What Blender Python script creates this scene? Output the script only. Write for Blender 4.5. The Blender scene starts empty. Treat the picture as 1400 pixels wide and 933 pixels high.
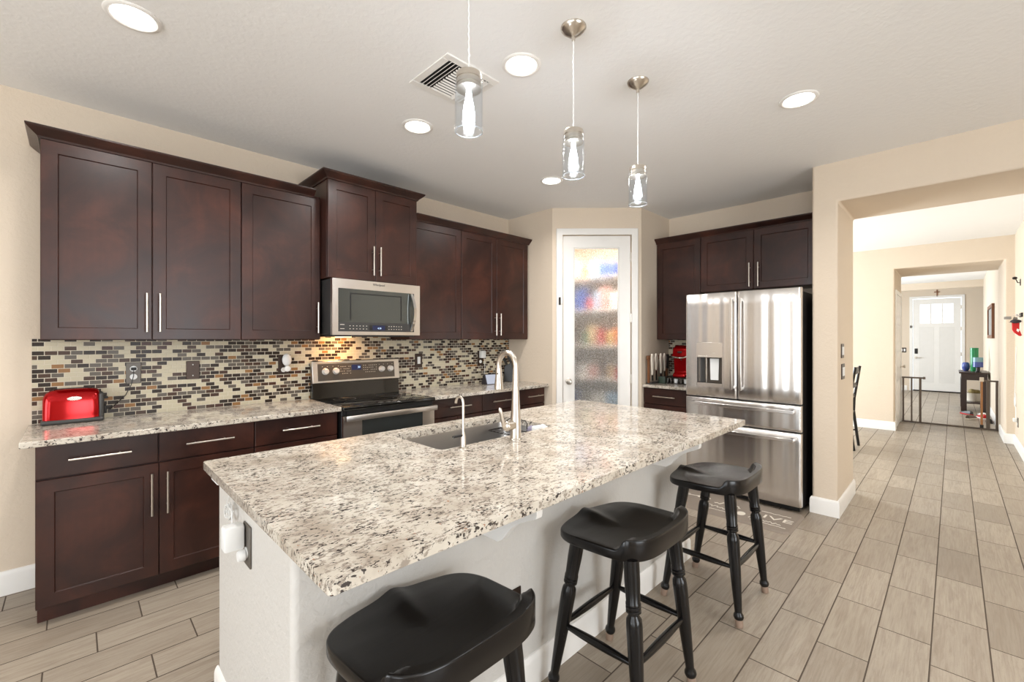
import bpy, bmesh, math, random
from mathutils import Vector, Matrix
from math import sin, cos, pi, radians, sqrt, atan2

S = bpy.context.scene
COL = S.collection
random.seed(7)

# ------------------------------------------------------------------ camera, world, light, exposure
cam_d = bpy.data.cameras.new('camera')
cam = bpy.data.objects.new('camera', cam_d)
COL.objects.link(cam)
cam.location = (0, 0, 1.394)
cam.rotation_euler = (pi / 2, 0, radians(45.13 - 90))
cam_d.sensor_fit = 'HORIZONTAL'
cam_d.sensor_width = 36
cam_d.lens = 36 * 600.83 / 1400
cam_d.shift_y = -3.25 / 1400
cam_d.clip_start = 0.02
S.camera = cam

S.view_settings.view_transform = 'Standard'
S.view_settings.look = 'None'
S.view_settings.exposure = 0.0
S.view_settings.gamma = 1.0
S.view_settings.use_curve_mapping = False

world = bpy.data.worlds.new('World')
S.world = world
world.use_nodes = True
_wn = world.node_tree.nodes
_bg = _wn['Background']
_bg.inputs[0].default_value = (0.80, 0.90, 1.0, 1)
_bg.inputs[1].default_value = 2.2


def area_light(name, loc, rot, sx, sy, energy, color=(1, 1, 1), spread=pi):
    d = bpy.data.lights.new(name, 'AREA')
    d.shape = 'RECTANGLE'
    d.size, d.size_y = sx, sy
    d.energy = energy
    d.color = color
    d.spread = spread
    o = bpy.data.objects.new(name, d)
    COL.objects.link(o)
    o.location = loc
    o.rotation_euler = rot
    return o


# daylight through the windows of the great room behind the camera, the dining room and, by an unseen added window, the hall
DAY = (0.94, 0.975, 1.0)
area_light('daylight', (0.9, -3.69, 1.5), (-pi / 2, 0, pi), 2.2, 1.9, 105, DAY)
area_light('daylight', (-3.29, 1.2, 1.5), (0, -pi / 2, 0), 1.9, 1.9, 84, DAY)
area_light('daylight', (-3.29, -1.6, 1.5), (0, -pi / 2, 0), 1.9, 1.9, 55, DAY)
area_light('daylight', (6.9, 4.25, 1.45), (-pi / 2, 0, 0), 2.4, 1.9, 285, (0.84, 0.93, 1.0))
area_light('daylight', (12.6, 3.08, 1.45), (-pi / 2, 0, 0), 2.6, 1.9, 190, (0.84, 0.93, 1.0))  # area lamp brightening the hall, set in the added window

# ------------------------------------------------------------------ constants measured from the photograph
H = 2.771                     # ceiling
ZC = 0.914                    # counter top
W = 3.64                      # cabinet wall
WU, WB, WC = 3.316, 3.085, 3.024
ZU, ZT = 1.386, 2.449         # wall cabinets bottom / top
XC, YR = 3.567, 2.982         # end of the cabinet wall / its return
XP, YP = 4.223, 2.315         # other end of the diagonal pantry wall
XF = 4.861                    # fridge wall
XO, XO2 = 4.205, 4.970        # wide opening: near and far face
YJ, YA = 0.636, 0.803         # jamb / alcove side
XD, XD2 = 8.80, 10.05         # passage
XE = 15.943                   # front door wall


# ------------------------------------------------------------------ materials
def lin(r, g, b):
    def f(c):
        c /= 255.0
        return c / 12.92 if c <= 0.04045 else ((c + 0.055) / 1.055) ** 2.4
    return (f(r), f(g), f(b), 1)


class NT:
    """small helper round a material's node tree"""

    def __init__(self, name):
        self.m = bpy.data.materials.new(name)
        self.m.use_nodes = True
        self.t = self.m.node_tree
        self.b = self.t.nodes['Principled BSDF']
        self.out = self.t.nodes['Material Output']

    def n(self, typ, **kw):
        nd = self.t.nodes.new(typ)
        for k, v in kw.items():
            if k.startswith('i_'):
                key = k[2:]
                key = int(key) if key.isdigit() else key
                self.put(nd.inputs[key], v)
            else:
                setattr(nd, k, v)
        return nd

    def put(self, sock, v):
        if isinstance(v, bpy.types.NodeSocket):
            self.t.links.new(v, sock)
        else:
            sock.default_value = v

    def math(self, op, a, b=0.0, c=0.0):
        nd = self.t.nodes.new('ShaderNodeMath')
        nd.operation = op
        self.put(nd.inputs[0], a)
        self.put(nd.inputs[1], b)
        self.put(nd.inputs[2], c)
        return nd.outputs[0]

    def mix(self, fac, a, b):
        nd = self.t.nodes.new('ShaderNodeMix')
        nd.data_type = 'RGBA'
        self.put(nd.inputs[0], fac)
        self.put(nd.inputs[6], a)
        self.put(nd.inputs[7], b)
        return nd.outputs[2]

    def coord(self, scale=(1, 1, 1), kind='Object', rot=(0, 0, 0)):
        tc = self.t.nodes.new('ShaderNodeTexCoord')
        mp = self.t.nodes.new('ShaderNodeMapping')
        mp.inputs['Scale'].default_value = scale
        mp.inputs['Rotation'].default_value = rot
        self.t.links.new(tc.outputs[kind], mp.inputs[0])
        return mp.outputs[0]

    def noise(self, vec, scale=5, detail=4, rough=0.55, dist=0.0):
        nd = self.n('ShaderNodeTexNoise')
        self.put(nd.inputs['Vector'], vec)
        self.put(nd.inputs['Scale'], scale)
        self.put(nd.inputs['Detail'], detail)
        self.put(nd.inputs['Roughness'], rough)
        self.put(nd.inputs['Distortion'], dist)
        return nd.outputs[0]

    def ramp(self, fac, stops, interp='LINEAR'):
        nd = self.n('ShaderNodeValToRGB')
        nd.color_ramp.interpolation = interp
        e = nd.color_ramp.elements
        e[0].position, e[0].color = stops[0]
        e[1].position, e[1].color = stops[1]
        for p, c in stops[2:]:
            x = e.new(p)
            x.color = c
        self.put(nd.inputs[0], fac)
        return nd.outputs[0]

    def bump(self, h, strength=0.2, dist=0.01):
        nd = self.n('ShaderNodeBump')
        nd.inputs['Strength'].default_value = strength
        nd.inputs['Distance'].default_value = dist
        self.put(nd.inputs['Height'], h)
        self.t.links.new(nd.outputs[0], self.b.inputs['Normal'])

    def set(self, **kw):
        for k, v in kw.items():
            self.put(self.b.inputs[k.replace('_', ' ')], v)
        return self


def simple(name, col, rough=0.5, metal=0.0, spec=0.5, **kw):
    m = NT(name)
    # a slight procedural variation keeps every surface from being perfectly even
    v = m.noise(m.coord(), 9, 3)
    c2 = tuple(x * 0.93 for x in col[:3]) + (1,)
    m.set(Base_Color=m.mix(v, col, c2), Roughness=rough, Metallic=metal)
    m.b.inputs['Specular IOR Level'].default_value = spec
    for k, x in kw.items():
        m.b.inputs[k.replace('_', ' ')].default_value = x
    return m.m


def paint(name, col, bump=0.12, scale=55, rough=0.7):
    m = NT(name)
    p = m.coord()
    m.set(Base_Color=m.mix(m.noise(p, 2, 3), col, tuple(x * 0.96 for x in col[:3]) + (1,)), Roughness=rough)
    h = m.ramp(m.noise(p, scale, 3, 0.5, 0.4), [(0.42, (0, 0, 0, 1)), (0.62, (1, 1, 1, 1))])
    m.bump(h, bump, 0.004)
    m.b.inputs['Specular IOR Level'].default_value = 0.3
    return m.m


def emit(name, col, strength):
    m = NT(name)
    m.set(Base_Color=(0, 0, 0, 1), Roughness=0.4)
    m.b.inputs['Emission Color'].default_value = col
    m.b.inputs['Emission Strength'].default_value = strength
    return m.m


M = {}
M['wall'] = paint('wall_paint', lin(218, 202, 182), 0.18, 45)
M['ceiling'] = paint('ceiling_paint', lin(244, 243, 241), 0.12, 34)
M['island_wall'] = paint('island_paint', lin(204, 200, 194), 0.25, 45, 0.6)
M['white'] = simple('white_gloss_paint', lin(240, 237, 232), 0.35)
M['white_plastic'] = simple('white_plastic', lin(236, 236, 234), 0.4)
M['nickel'] = simple('brushed_nickel', lin(208, 200, 189), 0.28, 1.0)
M['black'] = simple('black_plastic', lin(22, 21, 21), 0.4)
M['black_glass'] = simple('black_glass', lin(12, 12, 12), 0.04, 0, 0.7)
M['dark_grey'] = simple('dark_grey_plastic', lin(52, 51, 50), 0.4)
M['bronze'] = simple('bronze_plate', lin(62, 48, 40), 0.35, 0.6)
M['pewter'] = simple('pewter_plate', lin(104, 98, 91), 0.45, 0.4)
M['gate'] = simple('bronze_gate_paint', lin(98, 86, 76), 0.4, 0.3)
M['iron'] = simple('dark_iron', lin(40, 32, 28), 0.4, 0.5)
M['red_gloss'] = simple('red_gloss_enamel', lin(172, 8, 14), 0.13, 0.6, 0.5)
M['red'] = simple('red_cloth', lin(190, 28, 28), 0.75)
M['red_plastic'] = simple('red_plastic', lin(212, 38, 36), 0.3)
M['chrome'] = simple('chrome', lin(225, 225, 225), 0.1, 1.0)
M['cream'] = simple('cream_handle', lin(226, 216, 200), 0.45)
M['brown'] = simple('brown_wood', lin(120, 74, 42), 0.45)
M['tan_wood'] = simple('light_orange_wood', lin(178, 124, 76), 0.45)
M['rubber'] = simple('clear_rubber', lin(150, 128, 112), 0.3)
M['charcoal'] = simple('charcoal_base', lin(58, 56, 54), 0.45)
M['silver_knob'] = simple('silver_knob', lin(222, 218, 212), 0.35, 0.3)
M['blade'] = simple('steel_blade', lin(120, 116, 112), 0.25, 1.0)
M['grout_white'] = simple('white_lettering', lin(222, 214, 200), 0.7)
M['screen'] = emit('lit_screen', lin(200, 205, 220), 0.9)
M['display_blue'] = emit('blue_display', lin(50, 70, 150), 0.22)
M['digits'] = emit('display_digits', lin(200, 225, 255), 1.6)
M['can'] = emit('lamp_lens', (1.0, 0.97, 0.93, 1), 9.0)
M['bulb'] = emit('bulb_glow', (0.86, 0.93, 1.0, 1), 30.0)
M['warm_bulb'] = emit('warm_lens', (1.0, 0.66, 0.34, 1), 8.0)


def m_granite():
    m = NT('granite')
    p = m.coord((1, 1, 1), rot=(0, 0, 0.5))
    p2 = m.coord((1, 2.0, 1.3), rot=(0, 0, 0.62))
    big = m.noise(p, 7, 4, 0.6, 0.3)
    base = m.ramp(big, [(0.3, lin(172, 160, 145)), (0.5, lin(200, 191, 177)), (0.72, lin(216, 209, 197))])
    g = m.noise(p2, 40, 4, 0.6, 0.4)
    base = m.mix(m.ramp(g, [(0.53, (0, 0, 0, 1)), (0.60, (1, 1, 1, 1))]), base, lin(154, 143, 131))
    d = m.noise(p2, 72, 3, 0.6, 0.5)
    clus = m.noise(p, 11, 3, 0.6)
    d = m.math('ADD', d, m.math('MULTIPLY', m.math('SUBTRACT', clus, 0.5), 0.34))
    base = m.mix(m.ramp(d, [(0.575, (0, 0, 0, 1)), (0.625, (1, 1, 1, 1))]), base, lin(62, 55, 52))
    r = m.noise(p, 90, 3, 0.5, 0.6)
    base = m.mix(m.ramp(r, [(0.69, (0, 0, 0, 1)), (0.73, (1, 1, 1, 1))]), base, lin(158, 112, 84))
    m.set(Base_Color=base, Roughness=0.09)
    return m.m


def m_darkwood():
    m = NT('espresso_wood')
    p = m.coord()
    a = m.noise(p, 3.2, 5, 0.62, 0.5)
    c = m.ramp(a, [(0.3, lin(37, 21, 18)), (0.5, lin(57, 31, 24)), (0.72, lin(84, 45, 33))])
    g = m.noise(m.coord((70, 70, 2.5)), 1.0, 4, 0.6)
    c = m.mix(m.math('MULTIPLY', g, 0.45), c, lin(40, 24, 20))
    m.set(Base_Color=c, Roughness=m.math('ADD', 0.26, m.math('MULTIPLY', a, 0.16)))
    m.bump(g, 0.05, 0.002)
    m.b.inputs['Specular IOR Level'].default_value = 0.42
    return m.m


def m_blackwood():
    m = NT('black_painted_wood')
    p = m.coord()
    a = m.noise(p, 6, 4, 0.6)
    g = m.noise(m.coord((4, 60, 4)), 2.0, 4, 0.65)
    c = m.mix(a, lin(11, 10, 10), lin(20, 17, 16))
    c = m.mix(m.ramp(g, [(0.62, (0, 0, 0, 1)), (0.8, (1, 1, 1, 1))]), c, lin(36, 30, 27))
    m.set(Base_Color=c, Roughness=m.math('ADD', 0.13, m.math('MULTIPLY', g, 0.2)))
    m.b.inputs['Specular IOR Level'].default_value = 0.38
    m.bump(g, 0.06, 0.002)
    return m.m


def m_steel(name, col, axis, rough=0.24):
    m = NT(name)
    sc = {'x': (2, 180, 180), 'y': (180, 2, 180), 'z': (180, 180, 2)}[axis]
    g = m.noise(m.coord(sc), 1.0, 3, 0.6)
    m.set(Base_Color=m.mix(g, col, tuple(x * 0.95 for x in col[:3]) + (1,)), Metallic=1.0,
          Roughness=rough)
    m.b.inputs['Anisotropic'].default_value = 0.75
    tv = m.n('ShaderNodeCombineXYZ')
    tv.inputs[2].default_value = 1.0
    m.t.links.new(tv.outputs[0], m.b.inputs['Tangent'])
    return m.m


def m_tiles(name, L, w, x0, y0, stagger, gap, grout, colour_fn, plane='xy', rough=0.35, bumpy=0.3):
    """running tiles: L long, w high, each row shifted by stagger*L"""
    m = NT(name)
    tc = m.n('ShaderNodeTexCoord')
    sp = m.n('ShaderNodeSeparateXYZ')
    m.t.links.new(tc.outputs['Object'], sp.inputs[0])
    U = sp.outputs['XYZ'.index(plane[0].upper())]
    V = sp.outputs['XYZ'.index(plane[1].upper())]
    v = m.math('DIVIDE', m.math('SUBTRACT', V, y0), w)
    row = m.math('FLOOR', v)
    fv = m.math('MULTIPLY', m.math('FRACT', v), w)
    u = m.math('SUBTRACT', m.math('DIVIDE', m.math('SUBTRACT', U, x0), L), m.math('MULTIPLY', row, stagger))
    colm = m.math('FLOOR', u)
    fu = m.math('MULTIPLY', m.math('FRACT', u), L)
    du = m.math('MINIMUM', fu, m.math('SUBTRACT', L, fu))
    dv = m.math('MINIMUM', fv, m.math('SUBTRACT', w, fv))
    dist = m.math('MINIMUM', du, dv)
    mask = m.math('LESS_THAN', dist, gap / 2)
    cb = m.n('ShaderNodeCombineXYZ')
    m.put(cb.inputs[0], colm)
    m.put(cb.inputs[1], row)
    wn = m.n('ShaderNodeTexWhiteNoise', noise_dimensions='2D')
    m.t.links.new(cb.outputs[0], wn.inputs['Vector'])
    rnd, rcol = wn.outputs['Value'], wn.outputs['Color']
    tile, rg = colour_fn(m, rnd, rcol, U, V)
    m.set(Base_Color=m.mix(mask, tile, grout),
          Roughness=m.math('ADD', m.math('MULTIPLY', mask, 0.5), rg))
    h = m.math('MINIMUM', m.math('DIVIDE', dist, gap), 1.0)
    m.bump(h, bumpy, 0.003)
    return m.m


def floor_col(m, rnd, rcol, U, V):
    off = m.math('MULTIPLY', rnd, 37.0)
    cb = m.n('ShaderNodeCombineXYZ')
    m.put(cb.inputs[0], m.math('ADD', m.math('MULTIPLY', U, 2.6), off))
    m.put(cb.inputs[1], m.math('ADD', m.math('MULTIPLY', V, 26.0), m.math('MULTIPLY', off, 1.7)))
    m.put(cb.inputs[2], off)
    g = m.noise(cb.outputs[0], 1.2, 5, 0.62, 1.1)
    cb2 = m.n('ShaderNodeCombineXYZ')
    m.put(cb2.inputs[0], m.math('ADD', m.math('MULTIPLY', U, 6.0), off))
    m.put(cb2.inputs[1], m.math('ADD', m.math('MULTIPLY', V, 150.0), off))
    f = m.noise(cb2.outputs[0], 1.0, 3, 0.6)
    c = m.ramp(rnd, [(0.0, lin(144, 132, 117)), (0.35, lin(161, 149, 133)), (0.7, lin(170, 158, 142)), (1.0, lin(151, 139, 124))])
    c = m.mix(m.ramp(g, [(0.36, (0.5, 0.5, 0.5, 1)), (0.56, (0, 0, 0, 1))]), c, lin(132, 117, 101))
    c = m.mix(m.ramp(f, [(0.45, (0, 0, 0, 1)), (0.75, (0.38, 0.38, 0.38, 1))]), c, lin(112, 97, 83))
    rings = m.ramp(m.math('FRACT', m.math('MULTIPLY', g, 9.0)), [(0.0, (0.30, 0.30, 0.30, 1)), (0.22, (0, 0, 0, 1))])
    c = m.mix(m.math('MULTIPLY', rings, m.math('GREATER_THAN', rnd, 0.45)), c, lin(116, 101, 86))
    return c, m.math('ADD', 0.34, m.math('MULTIPLY', f, 0.1))


def mosaic_col(m, rnd, rcol, U, V):
    c = m.ramp(rnd, [(0.0, lin(206, 196, 170)), (0.34, lin(34, 23, 21)), (0.60, lin(98, 91, 83)),
                     (0.80, lin(70, 48, 38)), (0.91, lin(150, 108, 66)), (0.97, lin(70, 40, 34))], 'CONSTANT')
    cb = m.n('ShaderNodeCombineXYZ')
    m.put(cb.inputs[0], U)
    m.put(cb.inputs[1], V)
    m.b.inputs['Specular IOR Level'].default_value = 0.14
    n = m.noise(cb.outputs[0], 160, 3, 0.6)
    c = m.mix(m.math('MULTIPLY', n, 0.16), c, lin(150, 134, 112))
    return c, 0.24


M['granite'] = m_granite()
M['wood'] = m_darkwood()
M['black_wood'] = m_blackwood()
STEEL = lin(234, 231, 228)
M['steel_y'] = m_steel('brushed_steel_across', STEEL, 'y')
M['steel_x'] = m_steel('brushed_steel_range', lin(222, 217, 211), 'x', 0.3)
M['steel_z'] = m_steel('brushed_steel_sink', lin(186, 184, 182), 'x', 0.28)
M['floor'] = m_tiles('wood_look_tile', 0.5033, 0.1865, 0.073, -0.115, 1 / 3, 0.0055, lin(78, 66, 55), floor_col, 'xy', bumpy=0.25)
M['mosaic'] = m_tiles('mosaic_tile', 0.0525, 0.0256, 0.01, 0.914, 0.5, 0.0035, lin(214, 204, 186), mosaic_col, 'xz', bumpy=0.35)
M['mosaic_y'] = m_tiles('mosaic_tile_side', 0.0525, 0.0256, 0.01, 0.914, 0.5, 0.0035, lin(214, 204, 186), mosaic_col, 'yz', bumpy=0.35)


def m_clear_glass(name, tint=(1, 1, 1, 1), seeded=False):
    m = NT(name)
    tr = m.n('ShaderNodeBsdfTransparent')
    tr.inputs[0].default_value = tint
    gl = m.n('ShaderNodeBsdfGlossy')
    gl.inputs['Roughness'].default_value = 0.03
    fr = m.n('ShaderNodeLayerWeight')
    fr.inputs[0].default_value = 0.5
    fac = m.math('ADD', 0.02, m.math('MULTIPLY', m.math('POWER', fr.outputs['Facing'], 5.0), 0.4))
    if seeded:
        bp = m.n('ShaderNodeBump')
        bp.inputs['Strength'].default_value = 0.25
        bp.inputs['Distance'].default_value = 0.004
        m.put(bp.inputs['Height'], m.noise(m.coord(), 45, 2, 0.5, 0.8))
        m.t.links.new(bp.outputs[0], gl.inputs['Normal'])
    mx = m.n('ShaderNodeMixShader')
    m.put(mx.inputs[0], fac)
    m.t.links.new(tr.outputs[0], mx.inputs[1])
    m.t.links.new(gl.outputs[0], mx.inputs[2])
    m.t.links.new(mx.outputs[0], m.out.inputs[0])
    return m.m


def m_rain_glass():
    m = NT('rain_glass')
    p = m.coord()
    m.set(Base_Color=lin(244, 246, 246), Roughness=0.07)
    m.b.inputs['Transmission Weight'].default_value = 0.86
    m.b.inputs['IOR'].default_value = 1.2
    h = m.noise(p, 70, 3, 0.65, 0.8)
    m.put(m.b.inputs['Base Color'], m.ramp(m.noise(p, 85, 3, 0.7), [(0.36, lin(186, 184, 180)), (0.60, lin(252, 252, 252))]))
    m.bump(h, 0.75, 0.006)
    return m.m


M['glass'] = m_clear_glass('clear_glass', (0.97, 0.985, 1, 1), True)
M['pane'] = m_clear_glass('window_glass')
M['rim'] = simple('highlight_glass_rim', lin(236, 242, 246), 0.08, 0.0, 0.8, Transmission_Weight=0.6)  # pale colour paints in the bulb light caught at the glass edge
M['rain_glass'] = m_rain_glass()
M['tinted'] = simple('tinted_oven_glass', lin(88, 92, 90), 0.08, 0.6, 0.8)
M['panel_grey'] = simple('grey_control_panel', lin(92, 84, 76), 0.3, 0.5)
M['blue_glass'] = simple('blue_glass', lin(70, 84, 150), 0.2)
M['teal_glass'] = simple('teal_glass', lin(120, 158, 168), 0.25)
M['green_glass'] = simple('green_glass', lin(36, 132, 80), 0.2)
M['mat'] = simple('grey_mat', lin(136, 124, 112), 0.8)
M['purple'] = simple('lavender_scrubber', lin(128, 122, 140), 0.6)
M['sponge'] = simple('green_white_sponge', lin(226, 228, 190), 0.85)
M['dim_brown'] = simple('dark_brown_table', lin(48, 30, 24), 0.35)
M['leather'] = simple('leather', lin(98, 84, 72), 0.6)
M['leaf'] = simple('dry_grass', lin(150, 132, 84), 0.8)
M['grey_cloth'] = simple('grey_fabric', lin(150, 146, 140), 0.8)
M['purple_case'] = simple('charcoal_fabric', lin(50, 46, 52), 0.7)


# ------------------------------------------------------------------ mesh helpers
OFF = {}


class MB:
    def __init__(self):
        self.b = bmesh.new()

    def quad(self, pts):
        vs = [self.b.verts.new(p) for p in pts]
        self.b.faces.new(vs)
        return vs

    def box(self, x0, x1, y0, y1, z0, z1, mtx=None):
        c = [(x, y, z) for z in (z0, z1) for y in (y0, y1) for x in (x0, x1)]
        if mtx is not None:
            c = [mtx @ Vector(p) for p in c]
        v = [self.b.verts.new(p) for p in c]
        for f in ((0, 2, 3, 1), (4, 5, 7, 6), (0, 1, 5, 4), (2, 6, 7, 3), (0, 4, 6, 2), (1, 3, 7, 5)):
            self.b.faces.new([v[i] for i in f])
        return self

    def rbox(self, x0, x1, y0, y1, z0, z1, r=0.004, mtx=None, seg=2):
        t = bmesh.new()
        bmesh.ops.create_cube(t, size=1)
        for v in t.verts:
            v.co = Vector(((x0 + x1) / 2 + v.co.x * (x1 - x0), (y0 + y1) / 2 + v.co.y * (y1 - y0), (z0 + z1) / 2 + v.co.z * (z1 - z0)))
        r = min(r, 0.49 * min(abs(x1 - x0), abs(y1 - y0), abs(z1 - z0)))
        bmesh.ops.bevel(t, geom=t.edges[:], offset=r, segments=seg, affect='EDGES', profile=0.5)
        self.merge(t, mtx)
        return self

    def merge(self, t, mtx=None):
        mp = {}
        for v in t.verts:
            mp[v] = self.b.verts.new(mtx @ v.co if mtx is not None else v.co)
        for f in t.faces:
            try:
                self.b.faces.new([mp[v] for v in f.verts])
            except ValueError:
                pass
        t.free()

    def lathe(self, prof, c=(0, 0, 0), axis=(0, 0, 1), n=24, cap=True):
        """prof: list of (radius, distance along axis)"""
        q = Vector((0, 0, 1)).rotation_difference(Vector(axis).normalized())
        rings = []
        for r, h in prof:
            ring = []
            for k in range(n):
                a = 2 * pi * k / n
                ring.append(self.b.verts.new(Vector(c) + q @ Vector((max(r, 1e-5) * cos(a), max(r, 1e-5) * sin(a), h))))
            rings.append(ring)
        for i in range(len(rings) - 1):
            for k in range(n):
                self.b.faces.new([rings[i][k], rings[i][(k + 1) % n], rings[i + 1][(k + 1) % n], rings[i + 1][k]])
        if cap:
            self.b.faces.new(list(reversed(rings[0])))
            self.b.faces.new(rings[-1])
        return self

    def cyl(self, p0, p1, r0, r1=None, n=16):
        p0, p1 = Vector(p0), Vector(p1)
        r1 = r0 if r1 is None else r1
        return self.lathe([(r0, 0), (r1, (p1 - p0).length)], p0, p1 - p0, n)

    def tube(self, pts, r, n=8, rads=None):
        pts = [Vector(p) for p in pts]
        rings = []
        up = None
        for i, p in enumerate(pts):
            d = (pts[min(i + 1, len(pts) - 1)] - pts[max(i - 1, 0)]).normalized()
            if up is None:
                up = d.orthogonal().normalized()
            else:
                up = (up - d * up.dot(d))
                up = up.normalized() if up.length > 1e-6 else d.orthogonal().normalized()
            s = d.cross(up)
            rr = rads[i] if rads else r
            rings.append([self.b.verts.new(p + (up * cos(2 * pi * k / n) + s * sin(2 * pi * k / n)) * rr) for k in range(n)])
        for i in range(len(rings) - 1):
            for k in range(n):
                self.b.faces.new([rings[i][k], rings[i][(k + 1) % n], rings[i + 1][(k + 1) % n], rings[i + 1][k]])
        self.b.faces.new(list(reversed(rings[0])))
        self.b.faces.new(rings[-1])
        return self

    def torus(self, c, R, r, axis=(0, 0, 1), n=24, k=8):
        q = Vector((0, 0, 1)).rotation_difference(Vector(axis).normalized())
        g = [[self.b.verts.new(Vector(c) + q @ Vector(((R + r * cos(b)) * cos(a), (R + r * cos(b)) * sin(a), r * sin(b))))
              for b in [2 * pi * j / k for j in range(k)]] for a in [2 * pi * i / n for i in range(n)]]
        for i in range(n):
            for j in range(k):
                self.b.faces.new([g[i][j], g[(i + 1) % n][j], g[(i + 1) % n][(j + 1) % k], g[i][(j + 1) % k]])
        return self

    def prism(self, poly, h0, h1, fn):
        """poly: 2-D outline, extruded from h0 to h1; fn(u, v, h) -> point"""
        a = [self.b.verts.new(fn(u, v, h0)) for u, v in poly]
        c = [self.b.verts.new(fn(u, v, h1)) for u, v in poly]
        n = len(poly)
        self.b.faces.new(list(reversed(a)))
        self.b.faces.new(c)
        for i in range(n):
            self.b.faces.new([a[i], a[(i + 1) % n], c[(i + 1) % n], c[i]])
        return self

    def blob(self, c, r, squash=(1, 1, 1), n=16, seed=0, rough=0.0, rz=0.0):
        t = bmesh.new()
        bmesh.ops.create_uvsphere(t, u_segments=n, v_segments=max(6, n // 2), radius=1)
        rnd = random.Random(seed)
        mt = Matrix.Translation(c) @ Matrix.Rotation(rz, 4, 'Z')
        for v in t.verts:
            k = r * (1 + rough * (rnd.random() - 0.5))
            v.co = Vector((v.co.x * squash[0] * k, v.co.y * squash[1] * k, v.co.z * squash[2] * k))
        self.merge(t, mt)
        return self

    def build(self, name, mat, parent=None, bevel=0, smooth=True, seg=2, angle=35):
        off = OFF.get(parent.name, Vector()) if parent else Vector()
        bmesh.ops.recalc_face_normals(self.b, faces=self.b.faces[:])
        for v in self.b.verts:
            v.co -= off
        me = bpy.data.meshes.new(name)
        self.b.to_mesh(me)
        self.b.free()
        o = bpy.data.objects.new(name, me)
        COL.objects.link(o)
        me.materials.append(mat)
        if smooth:
            me.shade_smooth()
            me.set_sharp_from_angle(angle=radians(angle))
        if parent:
            o.parent = parent
        OFF[o.name] = off
        if bevel:
            md = o.modifiers.new('bevel', 'BEVEL')
            md.width = bevel
            md.segments = seg
            md.limit_method = 'ANGLE'
            md.angle_limit = radians(40)
            md.harden_normals = False
        return o


def tag(o, label, cat, group=None, kind=None):
    o['label'] = label
    o['category'] = cat
    if group:
        o['group'] = group
    if kind:
        o['kind'] = kind
    return o


def thing(name, label, cat, loc=(0, 0, 0), group=None):
    o = bpy.data.objects.new(name, None)
    o.empty_display_size = 0.05
    COL.objects.link(o)
    o.location = loc
    OFF[o.name] = Vector(loc)
    return tag(o, label, cat, group)


def struct(mb, name, mat, label=None, **kw):
    o = mb.build(name, mat, **kw)
    o['kind'] = 'structure'
    if label:
        o['label'] = label
    return o


def copy_tree(o, parent=None):
    c = o.copy()
    COL.objects.link(c)
    if parent:
        c.parent = parent
    for ch in [x for x in COL.objects if x.parent == o]:
        copy_tree(ch, c)
    return c


def text_part(name, body, size, mat, parent, mtx, depth=0.0006, font_scale=1.0, align='CENTER'):
    cu = bpy.data.curves.new(name, 'FONT')
    cu.body = body
    cu.size = size
    cu.extrude = depth
    cu.align_x = align
    cu.align_y = 'CENTER'
    cu.resolution_u = 3
    tmp = bpy.data.objects.new(name + '_tmp', cu)
    COL.objects.link(tmp)
    dg = bpy.context.evaluated_depsgraph_get()
    me = bpy.data.meshes.new_from_object(tmp.evaluated_get(dg))
    bpy.data.objects.remove(tmp)
    off = OFF.get(parent.name, Vector())
    for v in me.vertices:
        v.co = mtx @ Vector((v.co.x * font_scale, v.co.y, v.co.z)) - off
    me.materials.clear()
    me.materials.append(mat)
    o = bpy.data.objects.new(name, me)
    COL.objects.link(o)
    o.parent = parent
    OFF[o.name] = off
    return o


# front faces: (u across, v up, w outwards) -> world
def faceY(yf):
    return lambda u, v, w: Vector((u, yf - w, v))


def faceX(xf):
    return lambda u, v, w: Vector((xf - w, u, v))


def textmtx_Y(x, y, z):           # reads from the -Y side
    return Matrix.Translation((x, y, z)) @ Matrix.Rotation(pi / 2, 4, 'X')


def textmtx_X(x, y, z):           # reads from the -X side
    return Matrix.Translation((x, y, z)) @ Matrix.Rotation(-pi / 2, 4, 'Z') @ Matrix.Rotation(pi / 2, 4, 'X')


def shaker(mb, fn, u0, u1, v0, v1, stile=0.062, th=0.02, rec=0.007, slope=0.004, e=0.0025):
    """frame-and-panel front; its face is at w=0, its back at w=-th"""
    def loop(d, w):
        return [mb.b.verts.new(fn(u, v, w)) for u, v in ((u0 + d, v0 + d), (u1 - d, v0 + d), (u1 - d, v1 - d), (u0 + d, v1 - d))]
    loops = [loop(0, -th), loop(0, -e), loop(e, 0), loop(stile, 0), loop(stile + slope, -rec)]
    for a, b in zip(loops, loops[1:]):
        for i in range(4):
            mb.b.faces.new([a[i], a[(i + 1) % 4], b[(i + 1) % 4], b[i]])
    mb.b.faces.new(loops[-1])
    mb.b.faces.new(list(reversed(loops[0])))
    return mb


def slab_front(mb, fn, u0, u1, v0, v1, th=0.02, e=0.003):
    def loop(d, w):
        return [mb.b.verts.new(fn(u, v, w)) for u, v in ((u0 + d, v0 + d), (u1 - d, v0 + d), (u1 - d, v1 - d), (u0 + d, v1 - d))]
    loops = [loop(0, -th), loop(0, -e), loop(e, 0)]
    for a, b in zip(loops, loops[1:]):
        for i in range(4):
            mb.b.faces.new([a[i], a[(i + 1) % 4], b[(i + 1) % 4], b[i]])
    mb.b.faces.new(loops[-1])
    mb.b.faces.new(list(reversed(loops[0])))
    return mb


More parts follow.
